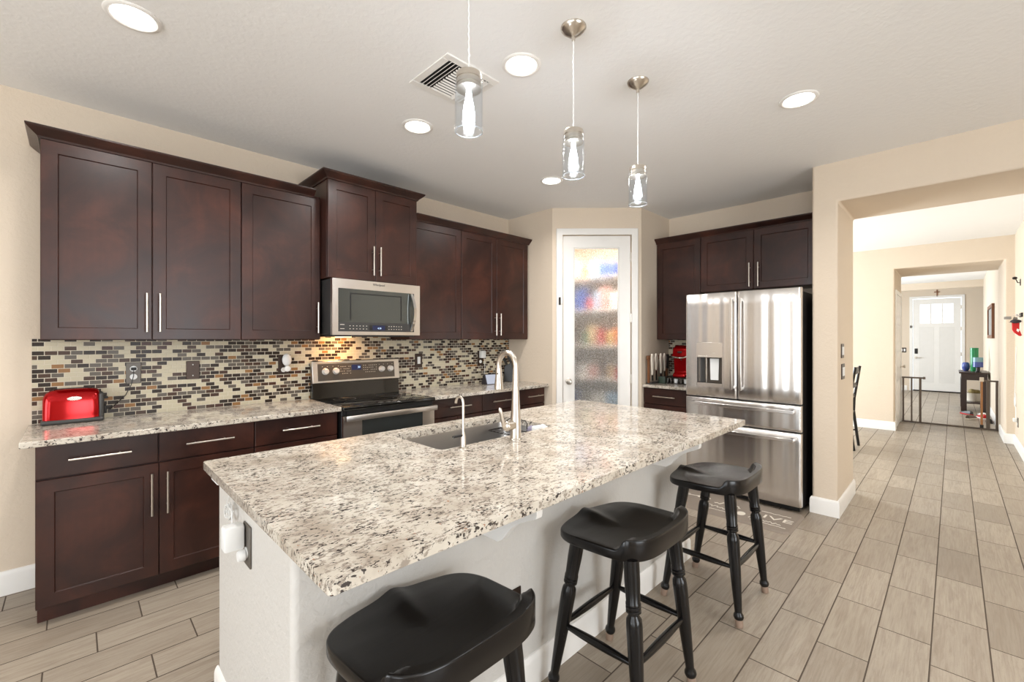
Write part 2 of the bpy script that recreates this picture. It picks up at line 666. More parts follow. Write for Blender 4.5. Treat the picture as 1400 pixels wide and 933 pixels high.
def bar_pull(fn, parent, u, v, length=0.225, vertical=True, r=0.0058, proj=0.033):
    mb = MB()
    h = length / 2
    s = h - 0.045
    if vertical:
        mb.cyl(fn(u, v - h, proj), fn(u, v + h, proj), r, n=12)
        for k in (-s, s):
            mb.cyl(fn(u, v + k, 0), fn(u, v + k, proj), 0.0042, n=8)
    else:
        mb.cyl(fn(u - h, v, proj), fn(u + h, v, proj), r, n=12)
        for k in (-s, s):
            mb.cyl(fn(u + k, v, 0), fn(u + k, v, proj), 0.0042, n=8)
    return mb.build('handle', M['nickel'], parent)


def sweep(mb, path, prof, left=True):
    """profile (outwards, z) swept along a level polyline with mitred corners; outwards = right-hand side of travel"""
    P = [Vector((x, y, 0)) for x, y in path]
    rows = []
    for i, p in enumerate(P):
        ds = []
        if i > 0:
            ds.append((P[i] - P[i - 1]).normalized())
        if i < len(P) - 1:
            ds.append((P[i + 1] - P[i]).normalized())
        ns = [Vector((d.y, -d.x, 0)) for d in ds]
        if len(ns) == 2:
            m = (ns[0] + ns[1]).normalized()
            m = m / max(0.2, m.dot(ns[0]))
        else:
            m = ns[0]
        rows.append([mb.b.verts.new(p + m * o + Vector((0, 0, z))) for o, z in prof])
    n = len(prof)
    for a, b in zip(rows, rows[1:]):
        for i in range(n):
            mb.b.faces.new([a[i], a[(i + 1) % n], b[(i + 1) % n], b[i]])
    mb.b.faces.new(list(reversed(rows[0])))
    mb.b.faces.new(rows[-1])
    return mb


# diagonal pantry wall frame: t along the wall, o into the pantry
_A = Vector((XC, YR, 0))
_T = (Vector((XP, YP, 0)) - _A)
DL = _T.length
_T.normalize()
_N = Vector((-_T.y, _T.x, 0))


def dg(t, o, z):
    return _A + _T * t + _N * o + Vector((0, 0, z))


def face_d(o0):
    return lambda u, v, w: dg(u, o0 - w, v)


# ------------------------------------------------------------------ the setting
fl = struct(MB().box(-3.4, 16.2, -3.8, 4.4, -0.06, 0), 'floor', M['floor'], 'grey-brown wood-look plank tile floor', smooth=False)
struct(MB().box(-3.4, 16.2, -3.8, 4.4, H, H + 0.08), 'ceiling', M['ceiling'], 'pale textured ceiling', smooth=False)


def wall_with_holes(mb, horiz, a0, a1, p0, p1, holes, z1=H):
    """wall along X (horiz) or Y with rectangular holes (a, b, z0, z1)"""
    def bx(u0, u1, z0, z1_):
        if u1 - u0 < 1e-4 or z1_ - z0 < 1e-4:
            return
        if horiz:
            mb.box(u0, u1, p0, p1, z0, z1_)
        else:
            mb.box(p0, p1, u0, u1, z0, z1_)
    u = a0
    for (h0, h1, b, t) in sorted(holes):
        bx(u, h0, 0, z1)
        bx(h0, h1, 0, b)
        bx(h0, h1, t, z1)
        u = h1
    bx(u, a1, 0, z1)
    return mb


struct(MB().box(-3.3, 4.97, W, W + 0.12, 0, H), 'wall_left', M['wall'], 'beige wall behind the dark kitchen cabinets', smooth=False)
struct(MB().box(XF, XO2, YA, W, 0, H), 'wall_fridge', M['wall'], 'beige wall behind the refrigerator', smooth=False)
struct(MB().box(XC, XC + 0.09, YR, W, 0, H), 'wall_return', M['wall'], 'short return wall at the end of the cabinets', smooth=False)
struct(MB().box(XP, XF, YP, YP + 0.09, 0, H), 'wall_nook', M['wall'], 'short return wall beside the coffee nook', smooth=False)
mb = MB()
D0, D1, DZ = 0.108, 0.833, 2.486
for t0, t1, z0, z1 in ((0, D0, 0, H), (D1, DL, 0, H), (D0, D1, DZ, H)):
    mb.prism([(t0, 0), (t1, 0), (t1, 0.1), (t0, 0.1)], z0, z1, lambda u, v, h: dg(u, v, h))
struct(mb, 'wall_pantry', M['wall'], 'diagonal beige wall round the pantry door', smooth=False)
# the wide opening: pier, header and far jamb are one piece of wall
def portal(name, label, x0, x1, ya, yj, yk, yb, zh):
    poly = [(ya, -0.03), (yj, -0.03), (yj, zh), (yk, zh), (yk, -0.03), (yb, -0.03), (yb, H + 0.05), (ya, H + 0.05)]
    return struct(MB().prism(poly, x0, x1, lambda u, v, h: Vector((h, u, v))), name, M['wall'], label, bevel=0.016, seg=4)


portal('wall_opening', 'beige wall with the wide opening, its pier beside the refrigerator', XO, XO2, YA, YJ, -0.574, -3.7, 2.463)
mb = wall_with_holes(MB(), True, -3.3, XO, -3.72, -3.6, [(-0.2, 2.0, 0.5, 2.45)])
struct(mb, 'wall_right', M['wall'], smooth=False)
mb = wall_with_holes(MB(), False, -3.72, W + 0.12, -3.32, -3.2, [(0.25, 2.15, 0.5, 2.45), (-2.55, -0.65, 0.5, 2.45)])
struct(mb, 'wall_back', M['wall'], smooth=False)


def window_frame(name, fn, u0, u1, v0, v1):
    mb = MB()
    fw = 0.05
    for a, b, c, d in ((u0, u1, v0, v0 + fw), (u0, u1, v1 - fw, v1), (u0, u0 + fw, v0, v1), (u1 - fw, u1, v0, v1),
                       ((u0 + u1) / 2 - 0.03, (u0 + u1) / 2 + 0.03, v0, v1)):
        mb.prism([(a, c), (b, c), (b, d), (a, d)], 0.03, 0.09, fn)
    return struct(mb, name, M['white'], 'white framed window')


window_frame('window_1', lambda u, v, w: Vector((u, -3.58 - w, v)), -0.2, 2.0, 0.5, 2.45)
window_frame('window_2', lambda u, v, w: Vector((-3.18 - w, u, v)), 0.25, 2.15, 0.5, 2.45)
window_frame('window_3', lambda u, v, w: Vector((-3.18 - w, u, v)), -2.55, -0.65, 0.5, 2.45)

# dining room, passage, hall and foyer
mb = wall_with_holes(MB(), True, XO2, XD, 4.2, 4.3, [(5.7, 8.1, 0.5, 2.4)])
struct(mb, 'wall_dining_left', M['wall'], smooth=False)
window_frame('window_4', lambda u, v, w: Vector((u, 4.14 + w, v)), 5.7, 8.1, 0.5, 2.4)
struct(MB().box(XO2, XD, -0.70, -0.574, 0, H), 'wall_dining_right', M['wall'], 'bright wall with a hook and keys at the right edge', smooth=False)
portal('wall_passage', 'pale dining wall with the gated passage through it', XD, XD2, 4.3, YJ - 0.004, -0.487, -0.75, 2.449)
struct(MB().box(XD2, 14.9, -0.6, -0.487, 0, H), 'wall_hall_right', M['wall'], 'hall wall on the right with the picture', smooth=False)
mb = wall_with_holes(MB(), True, XD2, XE + 0.1, 3.0, 3.1, [(11.2, 14.0, 0.5, 2.4)])
struct(mb, 'wall_hall_left', M['wall'], smooth=False)
window_frame('added_window_5', lambda u, v, w: Vector((u, 2.97 + w, v)), 11.2, 14.0, 0.5, 2.4)  # unseen window added to frame the hall area lamp
mb = MB().box(14.9, 15.02, -0.53, 3.0, 2.606, H)
struct(mb, 'wall_foyer_header', M['wall'], 'white header before the front door', smooth=False)
struct(MB().box(14.9, 15.02, -1.0, -0.53, 0, H), 'wall_foyer_right', M['wall'], smooth=False)
struct(MB().box(14.9, XE + 0.1, -1.1, -1.0, 0, H), 'wall_foyer_side', M['wall'], smooth=False)
E0, E1 = 0.765, -0.137
mb = wall_with_holes(MB(), False, -1.0, 3.0, XE, XE + 0.1, [(E1 - 0.01, E0 + 0.01, 0, 2.46)])
struct(mb, 'wall_foyer_back', M['wall'], 'beige wall round the front door', smooth=False)

# trim and baseboards
BB = [(0, 0), (0.014, 0), (0.014, 0.105), (0.011, 0.118), (0.005, 0.128), (0, 0.13)]


def baseboard(name, path, label):
    return struct(sweep(MB(), path, BB), name, M['white'], label)


baseboard('baseboard_left', [(-3.2, W), (-0.12, W)], 'white baseboard left of the base cabinets')
baseboard('baseboard_pier', [(XO + 0.02, YA), (XO, YA), (XO, YJ), (XO2, YJ), (XO2, YA + 0.05)], 'white baseboard round the beige pier')
baseboard('baseboard_dining', [(XD, 4.1), (XD, YJ - 0.004), (XD + 0.12, YJ - 0.004)], 'white baseboard of the dining wall')
baseboard('baseboard_right', [(XD + 0.9, -0.487), (XD, -0.487), (XD, -0.574), (XO2, -0.574)], 'white baseboard at the right edge')
baseboard('baseboard_hall', [(14.9, -0.487), (XD2, -0.487)], 'white baseboard along the hall')
baseboard('baseboard_foyer', [(XE, 3.0), (XE, E0 + 0.12)], 'white baseboard beside the front door')

# mosaic backsplashes
struct(MB().box(-0.169, XC, W - 0.008, W, ZC - 0.03, ZU + 0.006).box(1.30, 2.046, W - 0.008, W, ZU + 0.006, 1.45), 'trim_1', M['mosaic'], 'mosaic tile backsplash behind the range', smooth=False)
struct(MB().box(XF - 0.008, XF, 1.7, YP, ZC, ZU + 0.02), 'trim_2', M['mosaic_y'], 'mosaic tile backsplash behind the red coffee maker', smooth=False)


# ------------------------------------------------------------------ pantry door, pantry shelves and their contents
def casing(fn, u0, u1, v1, cw=0.066, th=0.018):
    mb = MB()
    prof = [(u0 - cw, 0), (u0 - cw, v1 + cw), (u1 + cw, v1 + cw), (u1 + cw, 0), (u1, 0), (u1, v1), (u0, v1), (u0, 0)]
    mb.prism(prof, -0.005, th, fn)
    return mb


fd = face_d(0.0)
struct(casing(fd, D0, D1, DZ), 'trim_3', M['white'], 'white casing round the pantry door', bevel=0.005)
mb = MB()
fs = face_d(0.02)
t0, t1, g0, g1, gz0, gz1, zt = 0.114, 0.827, 0.227, 0.707, 0.26, 2.357, 2.480
for a, b, c, d in ((t0, g0, 0.008, zt), (g1, t1, 0.008, zt), (g0, g1, 0.008, gz0), (g0, g1, gz1, zt)):
    mb.prism([(a, c), (b, c), (b, d), (a, d)], -0.035, 0, fs)
door1 = struct(mb, 'door_1', M['white'], 'white pantry door with a tall frosted pane', smooth=False)
mb = MB()
b_ = 0.012
for a, b, c, d in ((g0, g0 + b_, gz0, gz1), (g1 - b_, g1, gz0, gz1), (g0, g1, gz0, gz0 + b_), (g0, g1, gz1 - b_, gz1)):
    mb.prism([(a, c), (b, c), (b, d), (a, d)], -0.022, -0.006, fs)
mb.build('glazing_bead', M['white'], door1, bevel=0.003)
MB().prism([(g0 + 0.004, gz0 + 0.004), (g1 - 0.004, gz0 + 0.004), (g1 - 0.004, gz1 - 0.004), (g0 + 0.004, gz1 - 0.004)], -0.02, -0.014, fs).build('frosted_pane', M['rain_glass'], door1, smooth=False)
mb = MB()
kp = dg(0.176, 0.02, 0.941)
mb.lathe([(0.033, 0), (0.033, 0.006), (0.027, 0.011), (0.012, 0.013), (0.012, 0.04), (0.022, 0.046), (0.0285, 0.058), (0.028, 0.068), (0.02, 0.075), (0.0, 0.077)], kp, -_N, 24)
mb.build('door_knob', M['nickel'], door1)
for z in (2.253, 1.613, 0.97):
    MB().prism([(0.823, z - 0.045), (0.838, z - 0.045), (0.838, z + 0.045), (0.823, z + 0.045)], -0.004, 0.012, fs).cyl(dg(0.831, 0.006, z - 0.048), dg(0.831, 0.006, z + 0.048), 0.006, n=10).build('hinge', M['nickel'], door1)
lt = thing('door_sensor', 'small dark sensor with white body on the pantry door casing', 'sensor', dg(0.08, -0.018, 1.74))
MB().prism([(0.066, 1.748), (0.086, 1.748), (0.086, 1.828), (0.066, 1.828)], 0.018, 0.030, fd).build('sensor_body', M['iron'], lt, bevel=0.002)
MB().prism([(0.088, 1.758), (0.106, 1.758), (0.106, 1.818), (0.088, 1.818)], 0.018, 0.028, fd).build('magnet', M['white_plastic'], lt, bevel=0.002)

PZ = (0.55, 0.91, 1.32, 1.75, 2.15)
for i, z in enumerate(PZ):
    mb = MB()
    mb.prism([(3.66, W - 0.002), (3.66, 3.27), (4.49, 3.27), (4.49, YP + 0.1), (XF - 0.002, YP + 0.1), (XF - 0.002, W - 0.002)], z - 0.022, z, lambda u, v, h: Vector((u, v, h)))
    tag(mb.build('pantry_shelf', M['white'], bevel=0.002),
        ('lowest white pantry shelf behind the frosted pane', 'second white pantry shelf from below behind the frosted pane', 'middle white pantry shelf behind the frosted pane',
         'second white pantry shelf from the top behind the frosted pane', 'topmost white pantry shelf behind the frosted pane')[i], 'shelf', 'pantry shelves')
PC = {'red': lin(190, 50, 40), 'blue': lin(60, 90, 170), 'white': lin(230, 226, 218), 'tan': lin(206, 178, 130), 'orange': lin(220, 130, 60), 'green': lin(90, 140, 80),
      'brown': lin(100, 72, 54), 'grey': lin(150, 146, 140), 'yellow': lin(224, 196, 100), 'pink': lin(216, 160, 150), 'pale blue': lin(150, 180, 205)}
PM = {}
for k_, c_ in PC.items():
    PM[k_] = simple('packaging_' + k_.replace(' ', '_'), c_, 0.5)
spn = ('lowest', 'second', 'middle', 'fourth', 'topmost')
layout = [
    [(2.86, 'box', 'pale blue', .17, .20), (3.06, 'box', 'white', .18, .17), (3.26, 'box', 'grey', .16, .21), (3.45, 'tin', 'blue', .12, .2)],
    [(2.80, 'tin', 'red', .09, .14), (2.92, 'tin', 'tan', .09, .17), (3.04, 'tin', 'brown', .1, .21), (3.17, 'tin', 'pink', .1, .15), (3.30, 'box', 'white', .11, .16), (3.44, 'tin', 'grey', .1, .22)],
    [(2.80, 'box', 'orange', .1, .2), (2.92, 'tin', 'yellow', .1, .15), (3.04, 'box', 'red', .09, .19), (3.15, 'box', 'tan', .09, .23), (3.26, 'tin', 'green', .09, .16), (3.42, 'box', 'brown', .14, .2)],
    [(2.82, 'box', 'white', .14, .2), (2.98, 'box', 'pink', .1, .26), (3.10, 'box', 'pale blue', .09, .22), (3.21, 'tin', 'red', .09, .15), (3.36, 'box', 'blue', .15, .28)],
    [(2.90, 'box', 'blue', .24, .15), (3.12, 'box', 'pale blue', .14, .2), (3.26, 'box', 'orange', .10, .12), (3.42, 'box', 'white', .14, .24)],
]
layout = [[(4.60 + 0.02 * ((k * 7) % 3 - 1), y, kd, c, .12 if kd == 'tin' else .14, w_, h_) for k, (y, kd, c, w_, h_) in enumerate(r_)] for r_ in layout]
for i, row in enumerate(layout):
    for (x, y, k, c, a, b, h) in row:
        mb = MB()
        z = PZ[i]
        if k == 'box':
            mb.rbox(x - a / 2, x + a / 2, y - b / 2, y + b / 2, z, z + h, 0.006)
        else:
            a = b
            mb.lathe([(a / 2 * .94, 0), (a / 2, 0.006), (a / 2, h - 0.006), (a / 2 * .94, h), (a / 2 * .9, h - 0.004)], (x, y, z), n=18)
        tag(mb.build('pantry_' + k, PM[c]), 'blurred %s %s on the %s pantry shelf behind frosted glass' % (c, 'box' if k == 'box' else 'tin', spn[i]), k, 'goods on the pantry shelves')
pl_ = thing('pantry_light', 'round ceiling light inside the pantry behind the frosted door', 'light', (4.0, 2.95, H))
MB().lathe([(0.09, 0), (0.09, -0.02), (0.07, -0.045), (0, -0.05)], (4.0, 2.95, H), n=24).build('lens', M['can'], pl_)
d_ = bpy.data.lights.new('pantry_lamp', 'AREA')
d_.shape, d_.size, d_.energy, d_.color = 'DISK', 0.18, 42, (1, .97, .93)
o_ = bpy.data.objects.new('pantry_lamp', d_)
COL.objects.link(o_)
o_.parent = pl_
o_.location = (0, 0, -0.06)
OFF[o_.name] = Vector()


# ------------------------------------------------------------------ wall cabinets
def wall_cabinet(label, axis, u0, u1, z0, z1, front, back, doors, handles, name='wall_cabinet', group=None):
    """doors: list of (u0, u1); handles: list of (u, z)"""
    fn = faceY(front) if axis == 'Y' else faceX(front)
    loc = fn((u0 + u1) / 2, z0, 0)
    t = thing(name, label, 'cabinet', loc, group)
    dep = back - front
    mb = MB()
    mb.prism([(u0, z0), (u1, z0), (u1, z1), (u0, z1)], -dep, -0.021, fn)
    mb.build('cabinet_box', M['wood'], t, bevel=0.002)
    dobs = []
    for a, b in doors:
        d = shaker(MB(), fn, a + 0.0018, b - 0.0018, z0 + 0.003, z1 - 0.022).build('door', M['wood'], t, smooth=False)
        dobs.append((a, b, d))
    for (u, z) in handles:
        par = [d for a, b, d in dobs if a <= u <= b][0]
        bar_pull(fn, par, u, z)
    return t


G_UP = 'dark wall cabinets'
wall_cabinet('dark brown double-door wall cabinet at the left end, above the red toaster', 'Y', -0.126, 0.781, ZU, ZT, WU, W - 0.001, [(-0.126, 0.323), (0.323, 0.781)], [(0.297, 1.545), (0.357, 1.547)])
wall_cabinet('dark brown single-door wall cabinet just left of the microwave', 'Y', 0.782, 1.294, ZU, ZT, WU, W - 0.001, [(0.782, 1.294)], [(1.268, 1.548)])
wall_cabinet('taller dark brown double-door cabinet above the microwave', 'Y', 1.297, 2.046, 1.838, 2.575, 3.191, W - 0.001, [(1.297, 1.67), (1.67, 2.046)], [(1.642, 1.995), (1.700, 1.996)])
wall_cabinet('dark brown single-door wall cabinet just right of the microwave', 'Y', 2.05, 2.620, ZU, ZT, WU, W - 0.001, [(2.05, 2.620)], [])
wall_cabinet('dark brown double-door wall cabinet at the right end by the pantry', 'Y', 2.622, 3.556, ZU, ZT, WU, W - 0.001, [(2.622, 3.078), (3.078, 3.546)], [(3.05, 1.539), (3.112, 1.539)])
XU = 4.552
wall_cabinet('dark brown single-door wall cabinet above the coffee nook', 'X', 1.832, 2.308, ZU - 0.003, ZT, XU, XF - 0.009, [(1.832, 2.308)], [])
wall_cabinet('dark brown double-door cabinet above the refrigerator', 'X', 0.81, 1.830, 1.864, ZT, XU, XF - 0.001, [(1.335, 1.830), (0.835, 1.335)], [(1.365, 2.000), (1.289, 1.998)])
CR = [(0, -0.022), (0.006, -0.022), (0.010, -0.012), (0.022, -0.002), (0.036, 0.010), (0.046, 0.020), (0.050, 0.026), (0.050, 0.034), (0, 0.034)]


def crown(label, path, z):
    prof = [(o, z + h) for o, h in CR]
    return tag(sweep(MB(), path, prof).build('crown_moulding', M['wood'], smooth=False), label, 'moulding', 'crown mouldings')


crown('dark crown moulding along the left wall cabinets', [(-0.128, W - 0.002), (-0.128, WU), (1.245, WU)][0:3], ZT)
crown('dark crown moulding round the taller cabinet above the microwave', [(1.296, W - 0.002), (1.296, 3.191), (2.047, 3.191), (2.047, W - 0.002)], 2.575)
crown('dark crown moulding between microwave cabinet and pantry', [(2.10, WU), (XC - 0.004, WU)], ZT)
crown('dark crown moulding above the refrigerator cabinets', [(XU, YP - 0.004), (XU, YA + 0.004)], ZT)


# ------------------------------------------------------------------ base cabinets
def base_cabinet(label, axis, u0, u1, front, back, drawers, doors, dh, doorh, ztop=0.8835, toe=0.075):
    fn = faceY(front) if axis == 'Y' else faceX(front)
    t = thing('base_cabinet', label, 'cabinet', fn((u0 + u1) / 2, 0, 0))
    dep = back - front
    MB().prism([(u0, 0.092), (u1, 0.092), (u1, ztop), (u0, ztop)], -dep, -0.021, fn).build('cabinet_box', M['wood'], t, bevel=0.002)
    MB().prism([(u0 + 0.004, 0.0), (u1 - 0.001, 0.0), (u1 - 0.001, 0.092), (u0 + 0.004, 0.092)], -dep, -toe, fn).build('toe_kick', M['wood'], t, smooth=False)
    dr, dd = [], []
    for a, b in drawers:
        dr.append((a, b, slab_front(MB(), fn, a + 0.002, b - 0.002, 0.717, ztop - 0.006).build('drawer', M['wood'], t, smooth=False)))
    for a, b in doors:
        dd.append((a, b, shaker(MB(), fn, a + 0.002, b - 0.002, 0.094, 0.710).build('door', M['wood'], t, smooth=False)))
    for u in dh:
        p = [x for a, b, x in dr if a <= u <= b][0]
        bar_pull(fn, p, u, 0.799, 0.235, False)
    for u in doorh:
        p = [x for a, b, x in dd if a <= u <= b][0]
        bar_pull(fn, p, u, 0.548, 0.228, True)
    return t


base_cabinet('dark base cabinet at the left end with two drawers over two doors', 'Y', -0.134, 0.7985, WB, W - 0.002, [(-0.134, 0.328), (0.328, 0.7985)], [(-0.134, 0.330), (0.330, 0.7985)], [0.096, 0.565], [0.297, 0.365])
base_cabinet('dark base cabinet with one drawer just left of the range', 'Y', 0.799, 1.324, WB, W - 0.002, [(0.799, 1.324)], [(0.799, 1.324)], [1.071], [1.29])
base_cabinet('dark base cabinet with one drawer just right of the range', 'Y', 2.108, 2.682, WB, W - 0.002, [(2.108, 2.682)], [(2.108, 2.395), (2.395, 2.682)], [2.409], [2.365, 2.43])
base_cabinet('dark base cabinet with two drawers next to the pantry wall', 'Y', 2.683, 3.562, WB, W - 0.002, [(2.683, 3.123), (3.123, 3.562)], [(2.683, 3.123), (3.123, 3.562)], [2.91, 3.39], [3.09, 3.155])
base_cabinet('dark base cabinet with one drawer between pantry and refrigerator', 'X', 1.79, 2.311, 4.262, XF - 0.009, [(1.79, 2.311)], [(1.79, 2.311)], [2.074], [1.83])


def worktop(label, x0, x1, y0, y1):
    return tag(MB().box(x0, x1, y0, y1, ZC - 0.03, ZC).build('countertop', M['granite'], bevel=0.004), label, 'countertop', 'granite countertops')


worktop('granite countertop under the red toaster', -0.182, 1.327, WC, W - 0.009)
worktop('granite countertop between range and pantry wall', 2.107, XC - 0.003, WC, W - 0.009)
worktop('small granite countertop under the red coffee maker', 4.235, XF - 0.009, 1.785, YP - 0.003)

# ------------------------------------------------------------------ island
IX0, IX1, IY0, IY1 = 0.395, 2.768, 1.195, 2.03
isl = thing('kitchen_island', 'island with pale painted knee wall and dark cabinets under the big granite top', 'island', ((IX0 + IX1) / 2, (IY0 + IY1) / 2, 0))
MB().prism([(IX0, IY0), (IX1, IY0), (IX1, 1.42), (IX0 + 0.13, 1.42), (IX0 + 0.13, IY1 - 0.02), (IX0, IY1 - 0.02)], 0, ZC - 0.031, lambda u, v, h: Vector((u, v, h))).build('knee_wall', M['island_wall'], isl, bevel=0.018, seg=4)
fnb = lambda u, v, w: Vector((u, IY1 + w, v))
MB().box(IX0 + 0.131, IX1, 1.421, IY1 - 0.021, 0.09, 0.66).box(IX0 + 0.131, IX1, 1.50, IY1 - 0.09, 0.0, 0.09).build('cabinet_box', M['wood'], isl, smooth=False)
MB().box(IX0 + 0.131, 1.05, 1.421, IY1 - 0.021, 0.66, ZC - 0.031).box(1.93, IX1, 1.421, IY1 - 0.021, 0.66, ZC - 0.031).build('cabinet_top_box', M['wood'], isl, smooth=False)
for a, b in ((0.53, 1.08), (1.08, 1.63), (1.63, 2.18), (2.18, 2.765)):
    shaker(MB(), fnb, a, b, 0.1, 0.87).build('door', M['wood'], isl, smooth=False)
sweep(MB(), [(IX0, IY1 - 0.02), (IX0, IY0), (IX1, IY0), (IX1, 1.42)], BB).build('baseboard', M['white'], isl).rotation_euler = (0, 0, 0)
CP = [(0, 0.884), (0, 0.70), (0.10, 0.702), (0.122, 0.715), (0.143, 0.741), (0.165, 0.766), (0.187, 0.784), (0.21, 0.797), (0.236, 0.81), (0.262, 0.822), (0.277, 0.83), (0.28, 0.842), (0.28, 0.884)]
for cx in (1.034, 2.274):
    MB().prism([(o, z) for o, z in CP], cx - 0.014, cx + 0.014, lambda u, v, h: Vector((h, IY0 - u, v))).build('corbel', M['white'], isl, bevel=0.002)
MB().rbox(0.375, 0.41, 1.93, 2.03, 0.846, 0.8835, 0.006).build('cable_clip', M['white_plastic'], isl)
MB().box(IX1 - 0.001, IX1 + 0.012, 1.205, 1.225, 0.13, 0.883).build('corner_bead', M['tan_wood'], isl)

# granite island top with the sink cut out
TX0, TX1, TY0, TY1 = 0.355, 2.807, 0.865, 2.071
SX0, SX1, SY0, SY1 = 1.115, 1.868, 1.552, 1.955
mb = MB()


def rrect(x0, x1, y0, y1, r, n=5):
    pts = []
    for cx, cy, a0 in ((x1 - r, y0 + r, -pi / 2), (x1 - r, y1 - r, 0), (x0 + r, y1 - r, pi / 2), (x0 + r, y0 + r, pi)):
        for k in range(n + 1):
            a = a0 + pi / 2 * k / n
            pts.append((cx + r * cos(a), cy + r * sin(a)))
    return pts


outer = rrect(TX0, TX1, TY0, TY1, 0.012)
inner = rrect(SX0, SX1, SY0, SY1, 0.03)
T = bmesh.new()
for z in (ZC - 0.03, ZC):
    eds = []
    for lp in (outer, inner):
        vs = [T.verts.new((x, y, z)) for x, y in lp]
        eds += [T.edges.new((vs[i], vs[(i + 1) % len(vs)])) for i in range(len(vs))]
    bmesh.ops.triangle_fill(T, use_beauty=True, use_dissolve=False, edges=eds)
T.verts.ensure_lookup_table()
n1, n2 = len(outer), len(inner)
half = n1 + n2
for base, n in ((0, n1), (n1, n2)):
    for i in range(n):
        j = (i + 1) % n
        T.faces.new([T.verts[base + i], T.verts[base + j], T.verts[half + base + j], T.verts[half + base + i]])
mb.merge(T)
tag(mb.build('countertop', M['granite'], bevel=0.003), 'long granite island countertop with the sink cut into it', 'countertop', 'granite countertops')

# sink bowl
sk = thing('kitchen_sink', 'stainless undermount sink in the island countertop', 'sink', ((SX0 + SX1) / 2, (SY0 + SY1) / 2, 0.68))
mb = MB()
rings = []
for d, z in ((-0.02, 0.883), (-0.004, 0.883), (-0.002, 0.875), (0.0, 0.74), (0.012, 0.71), (0.04, 0.70)):
    rings.append([mb.b.verts.new((x, y, z)) for x, y in rrect(SX0 + d, SX1 - d, SY0 + d, SY1 - d, 0.04, 5)])
for a, b in zip(rings, rings[1:]):
    for i in range(len(a)):
        mb.b.faces.new([a[i], a[(i + 1) % len(a)], b[(i + 1) % len(a)], b[i]])
mb.b.faces.new(rings[-1])
mb.build('bowl', M['steel_z'], sk, angle=60)
MB().lathe([(0.055, 0), (0.055, 0.004), (0.035, 0.006), (0.03, 0.002), (0, 0.002)], (1.49, 1.75, 0.7005), n=24).build('drain', M['chrome'], sk)
# faucet
fx_, fy_ = 1.489, 1.471
fc = thing('kitchen_faucet', 'brushed nickel gooseneck pull-down faucet behind the sink', 'faucet', (fx_, fy_, ZC))
MB().lathe([(0.030, 0), (0.030, 0.004), (0.0265, 0.008), (0.0255, 0.10), (0.0215, 0.14), (0.0165, 0.24), (0.0145, 0.31)], (fx_, fy_, ZC), n=28).build('body', M['nickel'], fc)
pts = [(fx_, fy_, 1.215)]
R_ = 0.0585
for k in range(0, 13):
    a = pi - pi * 1.0 * k / 12
    pts.append((fx_, fy_ + R_ + R_ * cos(a), 1.262 + R_ * 1.08 * sin(a)))
pts.append((fx_, fy_ + 2 * R_, 1.24))
MB().tube(pts, 0.0135, 14, [0.0145] + [0.0135] * 14).build('gooseneck', M['nickel'], fc)
MB().lathe([(0.0145, 0), (0.016, -0.02), (0.0165, -0.03), (0.022, -0.085), (0.0235, -0.102), (0.021, -0.106), (0.0, -0.106)], (fx_, fy_ + 2 * R_, 1.248), n=24).build('spray_head', M['nickel'], fc)
MB().blob((fx_ - 0.0165, fy_ + 2 * R_ - 0.008, 1.222), 0.004).build('button', M['black'], fc)
hv = MB().cyl((fx_ - 0.01, fy_, 0.985), (fx_ - 0.062, fy_, 0.985), 0.021, 0.0235, 20).blob((fx_ - 0.062, fy_, 0.985), 0.0235, (0.5, 1, 1)).build('lever_hub', M['nickel'], fc)
MB().tube([(fx_ - 0.058, fy_, 0.965), (fx_ - 0.076, fy_ + 0.002, 0.985), (fx_ - 0.083, fy_ + 0.004, 1.015), (fx_ - 0.089, fy_ + 0.005, 1.045), (fx_ - 0.097, fy_ + 0.006, 1.068), (fx_ - 0.101, fy_ + 0.006, 1.074)], .01, 12,
          [0.006, 0.009, 0.0085, 0.009, 0.0085, 0.003]).build('lever', M['nickel'], fc)
# filtered water tap
wx, wy = 1.207, 1.515
wt = thing('water_tap', 'slim nickel gooseneck water tap left of the faucet', 'faucet', (wx, wy, ZC))
MB().lathe([(0.023, 0), (0.023, 0.003), (0.012, 0.006), (0.0115, 0.055), (0.008, 0.062), (0.0062, 0.07)], (wx, wy, ZC), n=20).build('body', M['nickel'], wt)
pts = [(wx, wy, 0.975), (wx, wy, 1.09)] + [(wx, wy + 0.026 - 0.026 * cos(pi * k / 10 * 0.92), 1.108 + 0.029 * sin(pi * k / 10 * 0.92)) for k in range(11)]
pts.append((wx, wy + 0.053, 1.106))
MB().tube(pts, 0.0058, 10).build('spout', M['nickel'], wt)
MB().rbox(wx - 0.058, wx - 0.004, wy - 0.006, wy + 0.006, 0.966, 0.975, 0.003).build('lever', M['black'], wt)
# things at the far end of the sink
cd = thing('sink_caddy', 'dark wire ledge rack across the far end of the sink', 'rack', (1.81, 1.75, 0.85))
mb = MB()
x0, x1, y0, y1 = 1.735, 1.864, 1.556, 1.951
lp = rrect(x0, x1, y0, y1, 0.02, 4)
mb.tube([(x, y, 0.85) for x, y in lp + lp[:1]], 0.0025, 6)
for k in range(13):
    yy = y0 + 0.02 + k * (y1 - y0 - 0.04) / 12
    mb.cyl((x0, yy, 0.85), (x1, yy, 0.85), 0.0018, n=6)
mb.build('wire_rack', M['iron'], cd)
MB().tube([(1.80, 1.69, 0.85), (1.80, 1.69, 0.915), (1.81, 1.71, 0.928), (1.81, 1.83, 0.928), (1.80, 1.85, 0.915), (1.80, 1.85, 0.85)], 0.003, 6).build('wire_handle', M['iron'], cd)
sp_ = thing('dish_sponge', 'white and yellow-green sponge on the sink rack', 'sponge', (1.765, 1.59, 0.8535))
